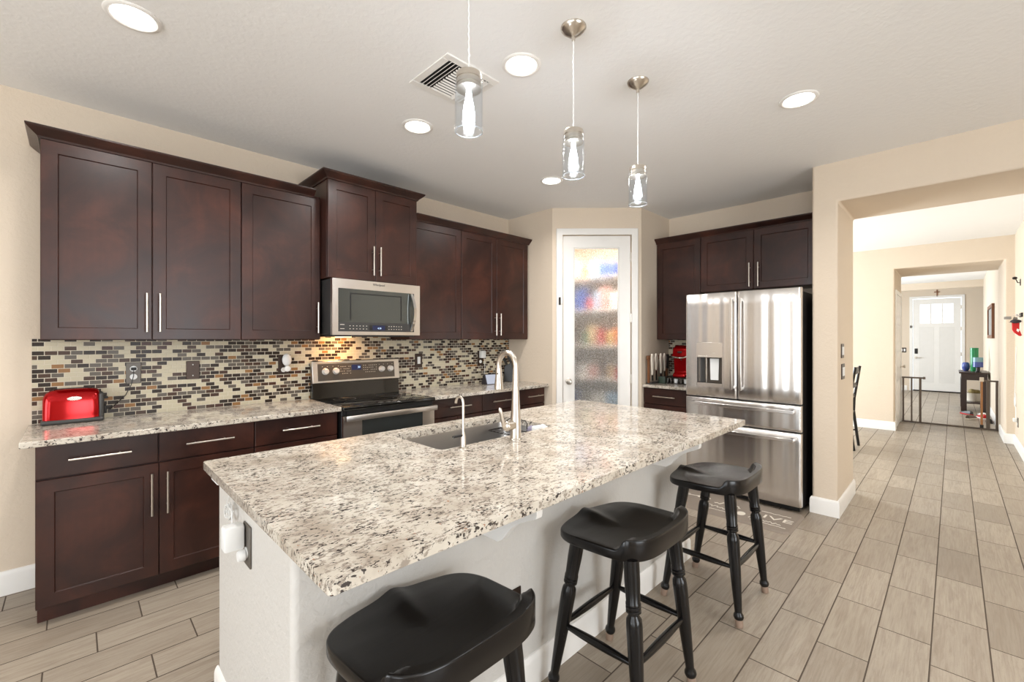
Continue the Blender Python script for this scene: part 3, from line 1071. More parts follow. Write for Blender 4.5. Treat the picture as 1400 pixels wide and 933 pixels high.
MB().rbox(1.738, 1.80, 1.565, 1.60, 0.8535, 0.888, 0.006).build('scour_layer', M['sponge'], sp_)
MB().rbox(1.738, 1.80, 1.565, 1.60, 0.888, 0.925, 0.008).build('foam_layer', M['white_plastic'], sp_)
tag(MB().blob((1.785, 1.637, 0.884), 0.031, (0.95, 1.0, 0.95), 14, 3, 0.25).build('scrubber', M['purple']), 'lavender mesh scrubber beside the sponge in the sink', 'scrubber')
tag(MB().blob((1.834, 1.598, 0.888), 0.032, (0.8, 0.95, 1.0), 14, 5, 0.25).build('dish_cloth', M['white_plastic']), 'crumpled white cloth at the far end of the sink', 'cloth')


# ------------------------------------------------------------------ outlets and switches
def plate(name, label, cat, fn, u0, u1, v0, v1, mat, inserts, group=None, kind='outlet'):
    t = thing(name, label, cat, fn((u0 + u1) / 2, v0, 0), group)
    MB().prism([(u0, v0), (u1, v0), (u1, v1), (u0, v1)], 0, 0.006, fn).build('cover_plate', mat, t, bevel=0.003)
    for (uc, vc, w_, h_, m_) in inserts:
        mb = MB()
        if w_ == h_:
            mb.prism([(uc + w_ / 2 * cos(2 * pi * k / 18), vc + h_ / 2 * sin(2 * pi * k / 18)) for k in range(18)], 0.006, 0.009, fn)
            mb.build('socket', m_, t)
        else:
            mb.prism([(uc - w_ / 2, vc - h_ / 2), (uc + w_ / 2, vc - h_ / 2), (uc + w_ / 2, vc + h_ / 2), (uc - w_ / 2, vc + h_ / 2)], 0.006, 0.010, fn)
            mb.build('rocker' if kind == 'switch' else 'socket', m_, t, bevel=0.001)
    return t


fb = faceY(W - 0.0085)
p1 = plate('wall_outlet', 'pewter outlet plate behind the red toaster with its cord plugged in', 'outlet', fb, 0.226, 0.299, 1.112, 1.245, M['pewter'], [(0.262, 1.205, 0.036, 0.036, M['white_plastic']), (0.262, 1.155, 0.036, 0.036, M['white_plastic'])])
p2 = plate('blank_plate', 'bronze blank cover plate on the mosaic right of the toaster outlet', 'cover plate', fb, 0.530, 0.605, 1.12, 1.243, M['bronze'], [])
for z in (1.145, 1.218):
    MB().lathe([(0.004, 0), (0.003, 0.002), (0, 0.002)], (0.567, W - 0.0145, z), (0, -1, 0), 10).build('screw', M['white_plastic'], p2)
p3 = plate('wall_outlet', 'bronze outlet plate holding a white air freshener left of the range', 'outlet', fb, 1.098, 1.174, 1.122, 1.262, M['bronze'], [(1.136, 1.155, 0.036, 0.036, M['white_plastic'])])
af = thing('air_freshener', 'white plug-in air freshener on the outlet left of the range', 'air freshener', (1.15, W - 0.03, 1.18))
MB().blob((1.152, W - 0.040, 1.232), 0.04, (0.85, 0.55, 1.2), 20).build('shell', M['white_plastic'], af)
MB().lathe([(0.02, 0), (0.023, 0.004), (0.02, 0.012), (0.0, 0.014)], (1.15, W - 0.052, 1.165), (0, -1, 0), 18).build('dial', M['white_plastic'], af)
p4 = plate('light_switch', 'bronze switch plate with a white rocker right of the range', 'switch', fb, 2.303, 2.385, 1.118, 1.25, M['bronze'], [(2.346, 1.186, 0.032, 0.068, M['white_plastic'])], kind='switch')
p5 = plate('wall_outlet', 'bronze outlet plate above the smart display with a white plug', 'outlet', fb, 3.085, 3.165, 1.108, 1.262, M['bronze'], [(3.125, 1.145, 0.036, 0.036, M['white_plastic'])])
pa = thing('power_adapter', 'white square power adapter plugged in above the smart display', 'adapter', (3.135, W - 0.02, 1.19))
MB().rbox(3.105, 3.168, W - 0.06, W - 0.0145, 1.185, 1.262, 0.006).build('adapter_body', M['white_plastic'], pa)
MB().tube([(3.16, W - 0.035, 1.19), (3.175, W - 0.03, 1.10), (3.17, W - 0.025, 1.0), (3.165, W - 0.04, 0.93), (3.155, W - 0.07, 0.919)], 0.0022, 6).build('cord', M['white_plastic'], pa)
fi = faceX(IX0)
p6 = plate('wall_outlet', 'pewter outlet plate on the end of the island behind the charger', 'outlet', fi, 1.555, 1.632, 0.668, 0.80, M['pewter'], [(1.594, 0.71, 0.036, 0.036, M['white_plastic'])])
chg = thing('phone_charger', 'white block charger plugged into the end of the island', 'charger', (IX0 - 0.03, 1.62, 0.72))
MB().rbox(IX0 - 0.066, IX0 - 0.0085, 1.596, 1.645, 0.722, 0.80, 0.008).build('charger_body', M['white_plastic'], chg)
MB().lathe([(0.017, 0), (0.019, 0.01), (0.015, 0.02), (0, 0.021)], (IX0 - 0.011, 1.592, 0.705), (-1, 0, 0), 16).build('night_light', M['white_plastic'], chg)
cpts = [(IX0 - 0.035, 1.64, 0.798), (IX0 - 0.035, 1.65, 0.835), (IX0 - 0.028, 1.675, 0.845), (IX0 - 0.02, 1.70, 0.82)]
rr = random.Random(4)
for k in range(46):
    a = k * 0.75
    r_ = 0.018 + 0.016 * rr.random()
    cpts.append((IX0 - 0.014 - 0.016 * rr.random(), 1.745 + r_ * cos(a) * 1.2, 0.80 + r_ * sin(a)))
cpts += [(IX0 - 0.008, 1.80, 0.79), (IX0 - 0.008, 1.84, 0.765), (IX0 - 0.006, 1.845, 0.80), (IX0 - 0.006, 1.80, 0.87), (IX0 - 0.006, 1.79, 0.883)]
MB().tube(cpts, 0.0016, 5).build('cord', M['white_plastic'], chg)
plate('wall_outlet', 'dark outlet plate low on the island wall behind the nearest stool', 'outlet', faceY(IY0), 1.16, 1.235, 0.31, 0.43, M['bronze'], [(1.197, 0.345, 0.034, 0.034, M['black']), (1.197, 0.395, 0.034, 0.034, M['black'])])
fj = lambda u, v, w: Vector((u, YJ - w, v))
plate('light_switch', 'upper light switch on the side of the beige pier', 'switch', fj, 4.345, 4.455, 1.237, 1.352, M['bronze'], [(4.38, 1.295, 0.032, 0.066, M['white_plastic']), (4.42, 1.295, 0.032, 0.066, M['white_plastic'])], kind='switch')
plate('light_switch', 'lower light switch on the side of the beige pier', 'switch', fj, 4.358, 4.49, 1.064, 1.19, M['bronze'], [(4.40, 1.127, 0.036, 0.07, M['white_plastic']), (4.448, 1.127, 0.036, 0.07, M['white_plastic'])], kind='switch')

# ------------------------------------------------------------------ range
RX0, RX1 = 1.334, 2.103
rg = thing('electric_range', 'stainless range with black glass cooktop and four silver knobs', 'range', ((RX0 + RX1) / 2, 3.3, 0))
MB().box(RX0, RX1, 3.045, W - 0.012, 0.03, 0.885).build('body', M['black'], rg, bevel=0.003)
for x in (RX0 + 0.06, RX1 - 0.06):
    for y in (3.1, 3.55):
        MB().cyl((x, y, 0), (x, y, 0.031), 0.018, n=12).build('foot', M['black'], rg)
ct = MB().rbox(RX0 - 0.003, RX1 + 0.003, 3.005, 3.572, 0.885, 0.913, 0.008, seg=3).build('cooktop', M['black_glass'], rg)
for bx_, by_, br in ((1.53, 3.17, 0.11), (1.91, 3.17, 0.09), (1.53, 3.43, 0.085), (1.91, 3.43, 0.10)):
    MB().torus((bx_, by_, 0.9132), br, 0.0008, n=36, k=4).build('burner_ring', M['dark_grey'], ct)
MB().box(RX0 + 0.03, RX1 - 0.03, 3.022, 3.046, 0.853, 0.884).build('vent_strip', M['black'], rg)
dr = MB()
dr.box(RX0 + 0.002, 1.475, 3.018, 3.044, 0.20, 0.845).box(1.990, RX1 - 0.002, 3.018, 3.044, 0.20, 0.845).box(1.475, 1.99, 3.018, 3.044, 0.20, 0.33).box(1.475, 1.99, 3.018, 3.044, 0.81, 0.845)
od = dr.build('oven_door', M['steel_x'], rg, smooth=False)
MB().box(1.475, 1.99, 3.021, 3.04, 0.33, 0.81).build('oven_window', M['tinted'], od, smooth=False)
hb = MB()
hb.rbox(RX0 + 0.004, RX1 + 0.002, 2.972, 2.992, 0.812, 0.852, 0.006)
for x in (RX0 + 0.05, RX1 - 0.05):
    hb.box(x - 0.012, x + 0.012, 2.985, 3.02, 0.82, 0.844)
hb.build('oven_handle', M['steel_x'], od)
MB().rbox(RX0 + 0.002, RX1 - 0.002, 3.02, 3.044, 0.035, 0.19, 0.004).build('storage_drawer', M['steel_x'], rg)
# backguard: black lower band, tilted control panel above
mb = MB()
mb.prism([(3.572, 0.90), (3.628, 0.90), (3.628, 1.045), (3.585, 1.045)], 1.333, 2.10, lambda u, v, h: Vector((h, u, v)))
mb.build('backguard', M['black_glass'], rg, bevel=0.002)
tl = lambda u, v, w: Vector((u, 3.560 + (v - 1.04) * 0.12 - w, v))
cp = MB().prism([(1.330, 1.037), (2.100, 1.037), (2.100, 1.212), (1.330, 1.212)], -0.045, 0, tl).build('control_panel', M['steel_x'], rg, bevel=0.004)
MB().prism([(1.372, 1.054), (2.05, 1.054), (2.05, 1.190), (1.372, 1.190)], 0.0, 0.0015, tl).build('panel_face', M['panel_grey'], cp, smooth=False)
for u in (1.431, 1.517, 1.924, 2.008):
    c0 = tl(u, 1.128, 0.0015)
    kb = MB().lathe([(0.027, 0), (0.027, 0.004), (0.0235, 0.006), (0.0225, 0.024), (0.019, 0.027), (0, 0.027)], c0, (0, -1, 0.12), 24).build('knob', M['silver_knob'], cp)
dsp = MB().prism([(1.652, 1.130), (1.738, 1.130), (1.738, 1.174), (1.652, 1.174)], 0.0015, 0.0025, tl).build('display', M['display_blue'], cp, smooth=False)
text_part('clock_digits', '30', 0.024, M['digits'], dsp, Matrix.Translation(tl(1.716, 1.152, 0.003)) @ Matrix.Rotation(pi / 2, 4, 'X'))
mb = MB()
for i in range(7):
    for j in range(4):
        if (i * 3 + j) % 5:
            u, v = 1.560 + i * 0.0135, 1.105 + j * 0.019
            mb.prism([(u - .003, v - .002), (u + .003, v - .002), (u + .003, v + .002), (u - .003, v + .002)], 0.0015, 0.002, tl)
for i in range(8):
    for j in range(4):
        if (i * 2 + j) % 7:
            u, v = 1.760 + i * 0.0165, 1.108 + j * 0.019
            mb.prism([(u - .003, v - .0025), (u + .003, v - .0025), (u + .003, v + .0025), (u - .003, v + .0025)], 0.0015, 0.002, tl)
for u in (1.41, 1.45, 1.495, 1.54, 1.905, 1.945, 1.985, 2.03):
    mb.prism([(u - .003, 1.166), (u + .003, 1.166), (u + .003, 1.170), (u - .003, 1.170)], 0.0015, 0.002, tl)
mb.build('button_marks', M['grout_white'], cp, smooth=False)

# ------------------------------------------------------------------ microwave
MX0, MX1, MZ0, MZ1, MY = 1.309, 2.041, 1.421, 1.832, 3.14
mw = thing('microwave', 'stainless over-the-range microwave with a curved door handle', 'microwave', ((MX0 + MX1) / 2, 3.4, MZ0))
MB().box(MX0 + 0.004, MX1 - 0.004, MY + 0.032, W - 0.009, MZ0 + 0.004, MZ1).build('body', M['dark_grey'], mw, bevel=0.003)
fm = faceY(MY)
GX0, GX1, GZ0, GZ1 = 1.352, 1.986, 1.447, 1.763
mb = MB()
for a, b, c, d in ((MX0, GX0, MZ0, MZ1), (GX1, MX1, MZ0, MZ1), (GX0, GX1, MZ0, GZ0), (GX0, GX1, GZ1, MZ1)):
    mb.prism([(a, c), (b, c), (b, d), (a, d)], -0.030, 0, fm)
md = mb.build('door', M['steel_x'], mw, smooth=False)
MB().prism([(GX0, GZ0), (GX1, GZ0), (GX1, GZ1), (GX0, GZ1)], -0.028, -0.001, fm).build('door_glass', M['tinted'], md, smooth=False)
mb = MB()
for a, b, c, d in ((1.44, 1.87, 1.726, 1.733), (1.44, 1.45, 1.535, 1.726), (1.86, 1.87, 1.535, 1.726)):
    mb.prism([(a, c), (b, c), (b, d), (a, d)], -0.001, 0.0004, fm)
mb.build('window_border', M['black'], md, smooth=False)
MB().prism([(GX0, GZ0), (GX1 - 0.035, GZ0), (GX1 - 0.035, 1.516), (GX0, 1.516)], -0.001, 0.0003, fm).build('control_strip', M['dark_grey'], md, smooth=False)
dp = MB().prism([(1.592, 1.458), (1.742, 1.458), (1.742, 1.497), (1.592, 1.497)], 0.0, 0.0012, fm).build('display', M['black'], md, smooth=False)
MB().prism([(1.618, 1.460), (1.722, 1.460), (1.722, 1.494), (1.618, 1.494)], 0.0012, 0.0018, fm).build('display_window', M['display_blue'], dp, smooth=False)
text_part('clock_digits', '4:30', 0.018, M['digits'], dp, textmtx_Y(1.675, MY - 0.0022, 1.473))
mb = MB()
for i in range(6):
    for j in range(2):
        for uu in (1.440 + i * 0.026, 1.757 + i * 0.022):
            u, v = uu, 1.467 + j * 0.022
            mb.prism([(u - .004, v - .002), (u + .004, v - .002), (u + .004, v + .002), (u - .004, v + .002)], 0.0003, 0.0008, fm)
for v in (1.467, 1.497):
    mb.prism([(1.366, v - .002), (1.398, v - .002), (1.398, v + .002), (1.366, v + .002)], 0.0003, 0.0008, fm)
mb.build('button_marks', M['grout_white'], md, smooth=False)
text_part('logo', 'Whirlpool', 0.024, M['dark_grey'], md, textmtx_Y(1.671, MY - 0.001, 1.808))
pts = [Vector((1.955 + 0.012 * sin(pi * k / 14), MY - 0.012 - 0.034 * sin(pi * k / 14), 1.458 + (1.757 - 1.458) * k / 14)) for k in range(15)]
mb = MB()
rows = []
for p in pts:
    rows.append([mb.b.verts.new(p + Vector(d)) for d in ((-0.013, 0.004, 0), (-0.011, -0.005, 0), (0.011, -0.005, 0), (0.013, 0.004, 0), (0.010, 0.010, 0), (-0.010, 0.010, 0))])
for a, b in zip(rows, rows[1:]):
    for i in range(6):
        mb.b.faces.new([a[i], a[(i + 1) % 6], b[(i + 1) % 6], b[i]])
mb.b.faces.new(list(reversed(rows[0])))
mb.b.faces.new(rows[-1])
for z in (1.462, 1.753):
    mb.box(1.946, 1.966, MY - 0.012, MY + 0.001, z - 0.008, z + 0.008)
mb.build('door_handle', M['chrome'], md)
MB().box(MX0 + 0.02, MX1 - 0.03, MY + 0.04, 3.55, MZ0 - 0.012, MZ0 + 0.004).build('grease_filter', M['dark_grey'], mw)
lens = MB().box(1.48, 1.60, 3.46, 3.50, MZ0 - 0.015, MZ0 - 0.0122).build('cooktop_lamp', M['warm_bulb'], mw, smooth=False)
d_ = bpy.data.lights.new('cooktop_light', 'AREA')
d_.shape, d_.size, d_.size_y, d_.energy, d_.color = 'RECTANGLE', 0.14, 0.05, 1.7, (1, .54, .22)
o_ = bpy.data.objects.new('cooktop_light', d_)
COL.objects.link(o_)
o_.parent = mw
o_.location = Vector((1.54, 3.50, MZ0 - 0.02)) - OFF[mw.name]
o_.rotation_euler = (radians(20), 0, 0)

# ------------------------------------------------------------------ refrigerator
FX, FY0, FY1, FS = 4.044, 0.846, 1.767, 1.316
fr = thing('refrigerator', 'stainless french-door refrigerator with two drawers and a water dispenser', 'refrigerator', (4.4, (FY0 + FY1) / 2, 0))
MB().box(4.115, 4.80, FY0 + 0.003, FY1 - 0.003, 0.03, 1.775).build('case', M['black'], fr, bevel=0.004)
MB().box(4.10, 4.13, FY0 + 0.02, FY1 - 0.02, 0.012, 0.06).build('toe_grille', M['black'], fr)
for y in (FY0 + 0.08, FY1 - 0.08):
    for x in (4.2, 4.7):
        MB().cyl((x, y, 0), (x, y, 0.031), 0.02, n=12).build('foot', M['black'], fr)
for y in (FY0 + 0.05, FY1 - 0.05):
    MB().box(4.09, 4.19, y - 0.03, y + 0.03, 1.776, 1.80).build('hinge_cover', M['dark_grey'], fr, bevel=0.004)


def fridge_panel(name, y0, y1, z0, z1, hole=None, th=0.068):
    """gently bowed stainless front with rounded vertical edges"""
    ys = [y0, y0 + 0.004, y0 + 0.012] + [y0 + (y1 - y0) * k / 60 for k in range(1, 60) if 0.013 < (y1 - y0) * k / 60 < (y1 - y0) - 0.013] + [y1 - 0.012, y1 - 0.004, y1]
    zs = [z0, z0 + 0.004] + [z0 + (z1 - z0) * k / 8 for k in range(1, 8)] + [z1 - 0.004, z1]
    if hole:
        ys = sorted(set(ys + [hole[0], hole[1]]))
        zs = sorted(set(zs + [hole[2], hole[3]]))

    def xf(y, z):
        e = min(y - y0, y1 - y)
        x = FX + 0.010 * ((y - (FY0 + FY1) / 2) / ((FY1 - FY0) / 2)) ** 2
        x += 0.0014 * sin((y - y0) * 9.0) + 0.00045 * sin(y * 47.0 + 1.0) + 0.0003 * sin(y * 83.0) + 0.00035 * sin(y * 29 + z * 1.6)
        if e < 0.012:
            x += 0.010 * (1 - e / 0.012) ** 2
        ez = min(z - z0, z1 - z)
        if ez < 0.004:
            x += 0.004 * (1 - ez / 0.004)
        return x
    mb = MB()
    g = [[mb.b.verts.new((xf(y, z), y, z)) for z in zs] for y in ys]
    for i in range(len(ys) - 1):
        for j in range(len(zs) - 1):
            if hole and ys[i] >= hole[0] - 1e-6 and ys[i + 1] <= hole[1] + 1e-6 and zs[j] >= hole[2] - 1e-6 and zs[j + 1] <= hole[3] + 1e-6:
                continue
            mb.b.faces.new([g[i][j], g[i + 1][j], g[i + 1][j + 1], g[i][j + 1]])
    xb = FX + th
    bk = {}
    bl = [(i, 0) for i in range(len(ys))] + [(len(ys) - 1, j) for j in range(1, len(zs))] + [(i, len(zs) - 1) for i in range(len(ys) - 2, -1, -1)] + [(0, j) for j in range(len(zs) - 2, 0, -1)]
    for i, j in bl:
        bk[(i, j)] = mb.b.verts.new((xb, ys[i], zs[j]))
    for a, b in zip(bl, bl[1:] + bl[:1]):
        mb.b.faces.new([g[a[0]][a[1]], g[b[0]][b[1]], bk[b], bk[a]])
    mb.b.faces.new([bk[k] for k in bl])
    return mb.build(name, M['steel_y'], fr, angle=50)


HO = (1.437, 1.665, 0.965, 1.356)
dl = fridge_panel('door', FS + 0.0045, FY1, 0.872, 1.802, HO)
drr = fridge_panel('door', FY0, FS - 0.0045, 0.872, 1.802)
dw1 = fridge_panel('drawer', FY0, FY1, 0.650, 0.858)
dw2 = fridge_panel('drawer', FY0, FY1, 0.055, 0.637)
# dispenser
ds = MB()
ds.prism([(HO[0] - .003, 1.224), (HO[1] + .003, 1.224), (HO[1] + .003, HO[3] + .003), (HO[0] - .003, HO[3] + .003)], -0.02, 0.002, faceX(FX + 0.004))
dso = ds.build('dispenser_panel', M['steel_y'], dl, bevel=0.002)
fh = faceX(FX + 0.06)
mb = MB()
mb.prism([(HO[0], HO[2]), (HO[1], HO[2]), (HO[1], 1.224), (HO[0], 1.224)], -0.004, 0.0, fh)
mb.build('recess_back', M['panel_grey'], dso, smooth=False)
mb = MB()
for a, b in ((HO[0], HO[0] + 0.004), (HO[1] - 0.004, HO[1])):
    mb.box(FX + 0.006, FX + 0.062, a, b, HO[2], 1.224)
mb.box(FX + 0.006, FX + 0.062, HO[0], HO[1], HO[2], HO[2] + 0.03)
mb.build('recess_frame', M['steel_y'], dso, smooth=False)
mb = MB()
mb.prism([(1.485, 1.02), (1.555, 1.02), (1.56, 1.215), (1.48, 1.215)], 0.006, 0.02, fh)
mb.build('dispenser_paddle', M['white_plastic'], dso, bevel=0.004)
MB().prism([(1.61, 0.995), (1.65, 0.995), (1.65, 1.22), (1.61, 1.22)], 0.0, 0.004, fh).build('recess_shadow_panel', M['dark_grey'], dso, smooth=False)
MB().cyl((FX + 0.03, 1.585, 0.995), (FX + 0.03, 1.585, 1.22), 0.008, n=10).build('water_tube', M['chrome'], dso)
mb = MB()
for i in range(5):
    mb.prism([(1.648 - i * 0.017, 1.232), (1.638 - i * 0.017, 1.232), (1.638 - i * 0.017, 1.242), (1.648 - i * 0.017, 1.242)], 0.002, 0.0025, faceX(FX + 0.004))
mb.prism([(1.52, 1.262), (1.505, 1.262), (1.505, 1.268), (1.52, 1.268)], 0.002, 0.0025, faceX(FX + 0.004))
mb.build('dispenser_icons', M['grout_white'], dso, smooth=False)


def fridge_handle(parent, p0, p1, bulge, wid=0.024, thk=0.014, vertical=True):
    mb = MB()
    n = 14
    rows = []
    p0, p1 = Vector(p0), Vector(p1)
    for k in range(n + 1):
        t = k / n
        p = p0.lerp(p1, t)
        p.x -= bulge * sin(pi * t)
        if vertical:
            offs = [(-thk / 2, -wid / 2, 0), (-thk / 2, wid / 2, 0), (thk / 2, wid / 2, 0), (thk / 2, -wid / 2, 0)]
        else:
            offs = [(-thk / 2, 0, -wid / 2), (-thk / 2, 0, wid / 2), (thk / 2, 0, wid / 2), (thk / 2, 0, -wid / 2)]
        rows.append([mb.b.verts.new(p + Vector(o)) for o in offs])
    for a, b in zip(rows, rows[1:]):
        for i in range(4):
            mb.b.faces.new([a[i], a[(i + 1) % 4], b[(i + 1) % 4], b[i]])
    mb.b.faces.new(list(reversed(rows[0])))
    mb.b.faces.new(rows[-1])
    d = (p1 - p0).normalized()
    for q in (p0 + d * 0.018, p1 - d * 0.018):
        mb.box(q.x - 0.002, FX + 0.012, q.y - 0.012, q.y + 0.012, q.z - 0.012, q.z + 0.012)
    return mb.build('handle', M['steel_y'], parent, bevel=0.003)


fridge_handle(dl, (FX - 0.04, 1.351, 0.955), (FX - 0.04, 1.351, 1.745), 0.012)
fridge_handle(drr, (FX - 0.04, 1.280, 0.95), (FX - 0.04, 1.280, 1.742), 0.012)
fridge_handle(dw1, (FX - 0.04, 1.705, 0.812), (FX - 0.04, 0.886, 0.812), 0.012, 0.028, vertical=False)
fridge_handle(dw2, (FX - 0.04, 1.705, 0.588), (FX - 0.04, 0.886, 0.588), 0.012, 0.028, vertical=False)
mb = MB()
mb.torus((FX - 0.0005 + 0.008, 0.914, 1.739), 0.018, 0.0016, (1, 0, 0), 24, 6)
mb.tube([(FX + 0.0068, 0.923, 1.744), (FX + 0.0068, 0.919, 1.748), (FX + 0.0068, 0.917, 1.738), (FX + 0.0068, 0.922, 1.732), (FX + 0.0068, 0.913, 1.74), (FX + 0.0068, 0.909, 1.747), (FX + 0.0068, 0.906, 1.74), (FX + 0.0068, 0.911, 1.733), (FX + 0.0068, 0.904, 1.732)], 0.0012, 5)
mb.build('logo', M['chrome'], drr)

# ------------------------------------------------------------------ mat before the refrigerator
mt = thing('kitchen_mat', 'grey anti-fatigue mat with white lettering before the refrigerator', 'mat', (3.79, 1.26, 0))
ou = [(3.60, 0.815), (3.57, 0.845), (3.57, 1.75), (3.60, 1.78), (4.02, 1.78), (4.05, 1.75), (4.05, 0.845), (4.02, 0.815)]
mb = MB()
bt = [mb.b.verts.new((x, y, 0.0005)) for x, y in ou]
cx_, cy_ = 3.81, 1.297
tp = [mb.b.verts.new((cx_ + (x - cx_) * 0.93, cy_ + (y - cy_) * 0.965, 0.013)) for x, y in ou]
for i in range(8):
    mb.b.faces.new([bt[i], bt[(i + 1) % 8], tp[(i + 1) % 8], tp[i]])
mb.b.faces.new(tp)
mb.b.faces.new(list(reversed(bt)))
mb.build('mat_body', M['mat'], mt, smooth=False)
text_part('lettering', 'LIVE', 0.10, M['grout_white'], mt, Matrix.Translation((3.80, 0.985, 0.0135)) @ Matrix.Rotation(-pi / 2, 4, 'Z'), font_scale=1.55)


def squig(x, y0, y1, amp, n, r=0.004, seed=0):
    rr = random.Random(seed)
    MB().tube([(x + amp * (rr.random() - 0.5) * 2, y0 + (y1 - y0) * k / n, 0.0137) for k in range(n + 1)], r, 4).build('printed_scroll', M['grout_white'], mt)


squig(3.70, 1.12, 0.90, 0.012, 26, 0.0028, 1)
squig(3.655, 1.10, 0.86, 0.006, 12, 0.0028, 2)
squig(3.90, 1.08, 0.88, 0.006, 12, 0.0028, 3)
squig(3.84, 1.42, 1.22, 0.03, 20, 0.0035, 4)
squig(3.74, 1.46, 1.30, 0.02, 18, 0.003, 5)
squig(3.67, 1.46, 1.24, 0.008, 16, 0.0028, 6)
for x in (3.69, 3.76, 3.83, 3.90):
    MB().tube([(x + 0.025, 1.70, 0.0137), (x - 0.012, 1.70, 0.0137), (x - 0.012, 1.65, 0.0137)], 0.0032, 4).build('printed_scroll', M['grout_white'], mt)
for (x, y, a, b) in ((3.73, 1.185, 0.042, 0.032), (3.88, 1.53, 0.030, 0.055)):
    MB().prism([(x + a * cos(2 * pi * k / 20), y + b * sin(2 * pi * k / 20)) for k in range(20)], 0.0131, 0.0142, lambda u, v, h: Vector((u, v, h))).build('printed_spoon', M['grout_white'], mt)
MB().tube([(3.88, 1.58, 0.0137), (3.86, 1.66, 0.0137)], 0.004, 4).build('printed_spoon_handle', M['grout_white'], mt)


# ------------------------------------------------------------------ stools
def stool():
    t = thing('bar_stool', 'black saddle-seat wooden bar stool', 'stool', (0, 0, 0), 'black bar stools at the island')
    mb = MB()
    A_, B_, p = 0.241, 0.193, 3.8           # seat half-width, half-depth, squareness
    z0 = 0.612
    nr, na = 14, 120

    def pt(r, a):
        ca, sa = cos(a), sin(a)
        k = (abs(ca) ** p + abs(sa) ** p) ** (-1 / p)
        x, y = A_ * r * k * ca, B_ * r * k * sa
        x = x + 0.022 - 0.08 * y
        return x, y

    def top(x, y, r):
        # dished seat, raised lip round the back, pommel ridge at the middle of the front
        z = 0.650 - 0.012 * max(0, 1 - (x / 0.2) ** 2) * max(0, 1 - ((y + 0.03) / 0.16) ** 2)
        z += 0.016 * math.exp(-(x / 0.035) ** 2) * max(0, min(1, (y - 0.02) / 0.14))
        z -= 0.008 * max(0, min(1, (y - 0.06) / 0.13)) * max(0, min(1, (abs(x) - 0.05) / 0.1))
        back = max(0, min(1, (-y - 0.098) / 0.030))
        back = back * back * (3 - 2 * back)
        rim = max(0, min(1, (r - 0.775) / 0.085))
        rim = rim * rim * (3 - 2 * rim)
        z += (0.037 + 0.006 * min(1, (abs(x) / 0.21) ** 2)) * back * rim
        if r > 0.985:
            z -= 0.005 * ((r - 0.985) / 0.015) ** 2
        return z
    rs = [0.0, 0.15, 0.3, 0.45, 0.58, 0.68, 0.76, 0.80, 0.82, 0.84, 0.86, 0.88, 0.92, 0.965, 0.985, 0.993, 1.0]
    c = mb.b.verts.new((0, 0, top(0, 0, 0)))
    prev = None
    for r in rs[1:]:
        ring = []
        for k in range(na):
            x, y = pt(r, 2 * pi * k / na)
            ring.append(mb.b.verts.new((x, y, top(x, y, r))))
        if prev is None:
            for k in range(na):
                mb.b.faces.new([c, ring[k], ring[(k + 1) % na]])
        else:
            for k in range(na):
                mb.b.faces.new([prev[k], ring[k], ring[(k + 1) % na], prev[(k + 1) % na]])
        prev = ring
    for sc_, z in ((1.0, z0 + 0.008), (0.985, z0 + 0.002), (0.96, z0)):
        ring = []
        for k in range(na):
            x, y = pt(sc_, 2 * pi * k / na)
            ring.append(mb.b.verts.new((x, y, z)))
        for k in range(na):
            mb.b.faces.new([prev[k], ring[k], ring[(k + 1) % na], prev[(k + 1) % na]])
        prev = ring
    mb.b.faces.new(list(reversed(prev)))
    mb.build('seat', M['black_wood'], t, angle=40)
    legs = []
    for sx, sy in ((-1, 1), (1, 1), (-1, -1), (1, -1)):
        foot = Vector((0.207 * sx, 0.193 * sy, 0.0))
        head = Vector((0.165 * sx, 0.095 if sy > 0 else -0.135, 0.618))
        L = (head - foot).length
        prof = [(0.0145, 0.034), (0.020, 0.038), (0.0235, 0.048), (0.022, 0.058), (0.0165, 0.068), (0.0165, 0.075), (0.019, 0.12), (0.0245, 0.25), (0.0275, 0.35), (0.0285, 0.40),
                (0.0265, 0.425), (0.019, 0.437), (0.019, 0.443), (0.0265, 0.448), (0.0265, 0.454), (0.0235, 0.457), (0.0265, 0.460), (0.0265, 0.466), (0.0235, 0.469), (0.0265, 0.472), (0.0265, 0.478), (0.0245, 0.482), (0.0275, 0.55), (0.0275, L)]
        lg = MB().lathe(prof, foot, head - foot, 20).build('leg', M['black_wood'], t)
        MB().lathe([(0.0165, 0.0005), (0.0185, 0.004), (0.018, 0.036), (0.014, 0.036)], foot, head - foot, 16).build('rubber_foot', M['rubber'], lg)
        legs.append((foot, head))
    for a, b in ((0, 1), (2, 3), (0, 2), (1, 3)):
        q = [legs[k][0].lerp(legs[k][1], 0.27 / 0.618) for k in (a, b)]
        d = q[1] - q[0]
        n = 12
        MB().tube([q[0].lerp(q[1], k / n) for k in range(n + 1)], .01, 12, [0.0075 + 0.0075 * sin(pi * k / n) ** 0.8 for k in range(n + 1)]).build('stretcher', M['black_wood'], t)
    return t


st = stool()
st.location = (1.553, 0.935, 0)
st['label'] = 'black wooden bar stool in the middle of the row at the island'
st2 = copy_tree(st)
st2.location = (2.482, 0.922, 0)
st2['label'] = 'black wooden bar stool nearest the refrigerator'
st3 = copy_tree(st)
st3.location = (0.655, 0.965, 0)
st3['label'] = 'nearest black bar stool, cut off by the bottom edge of the photo'


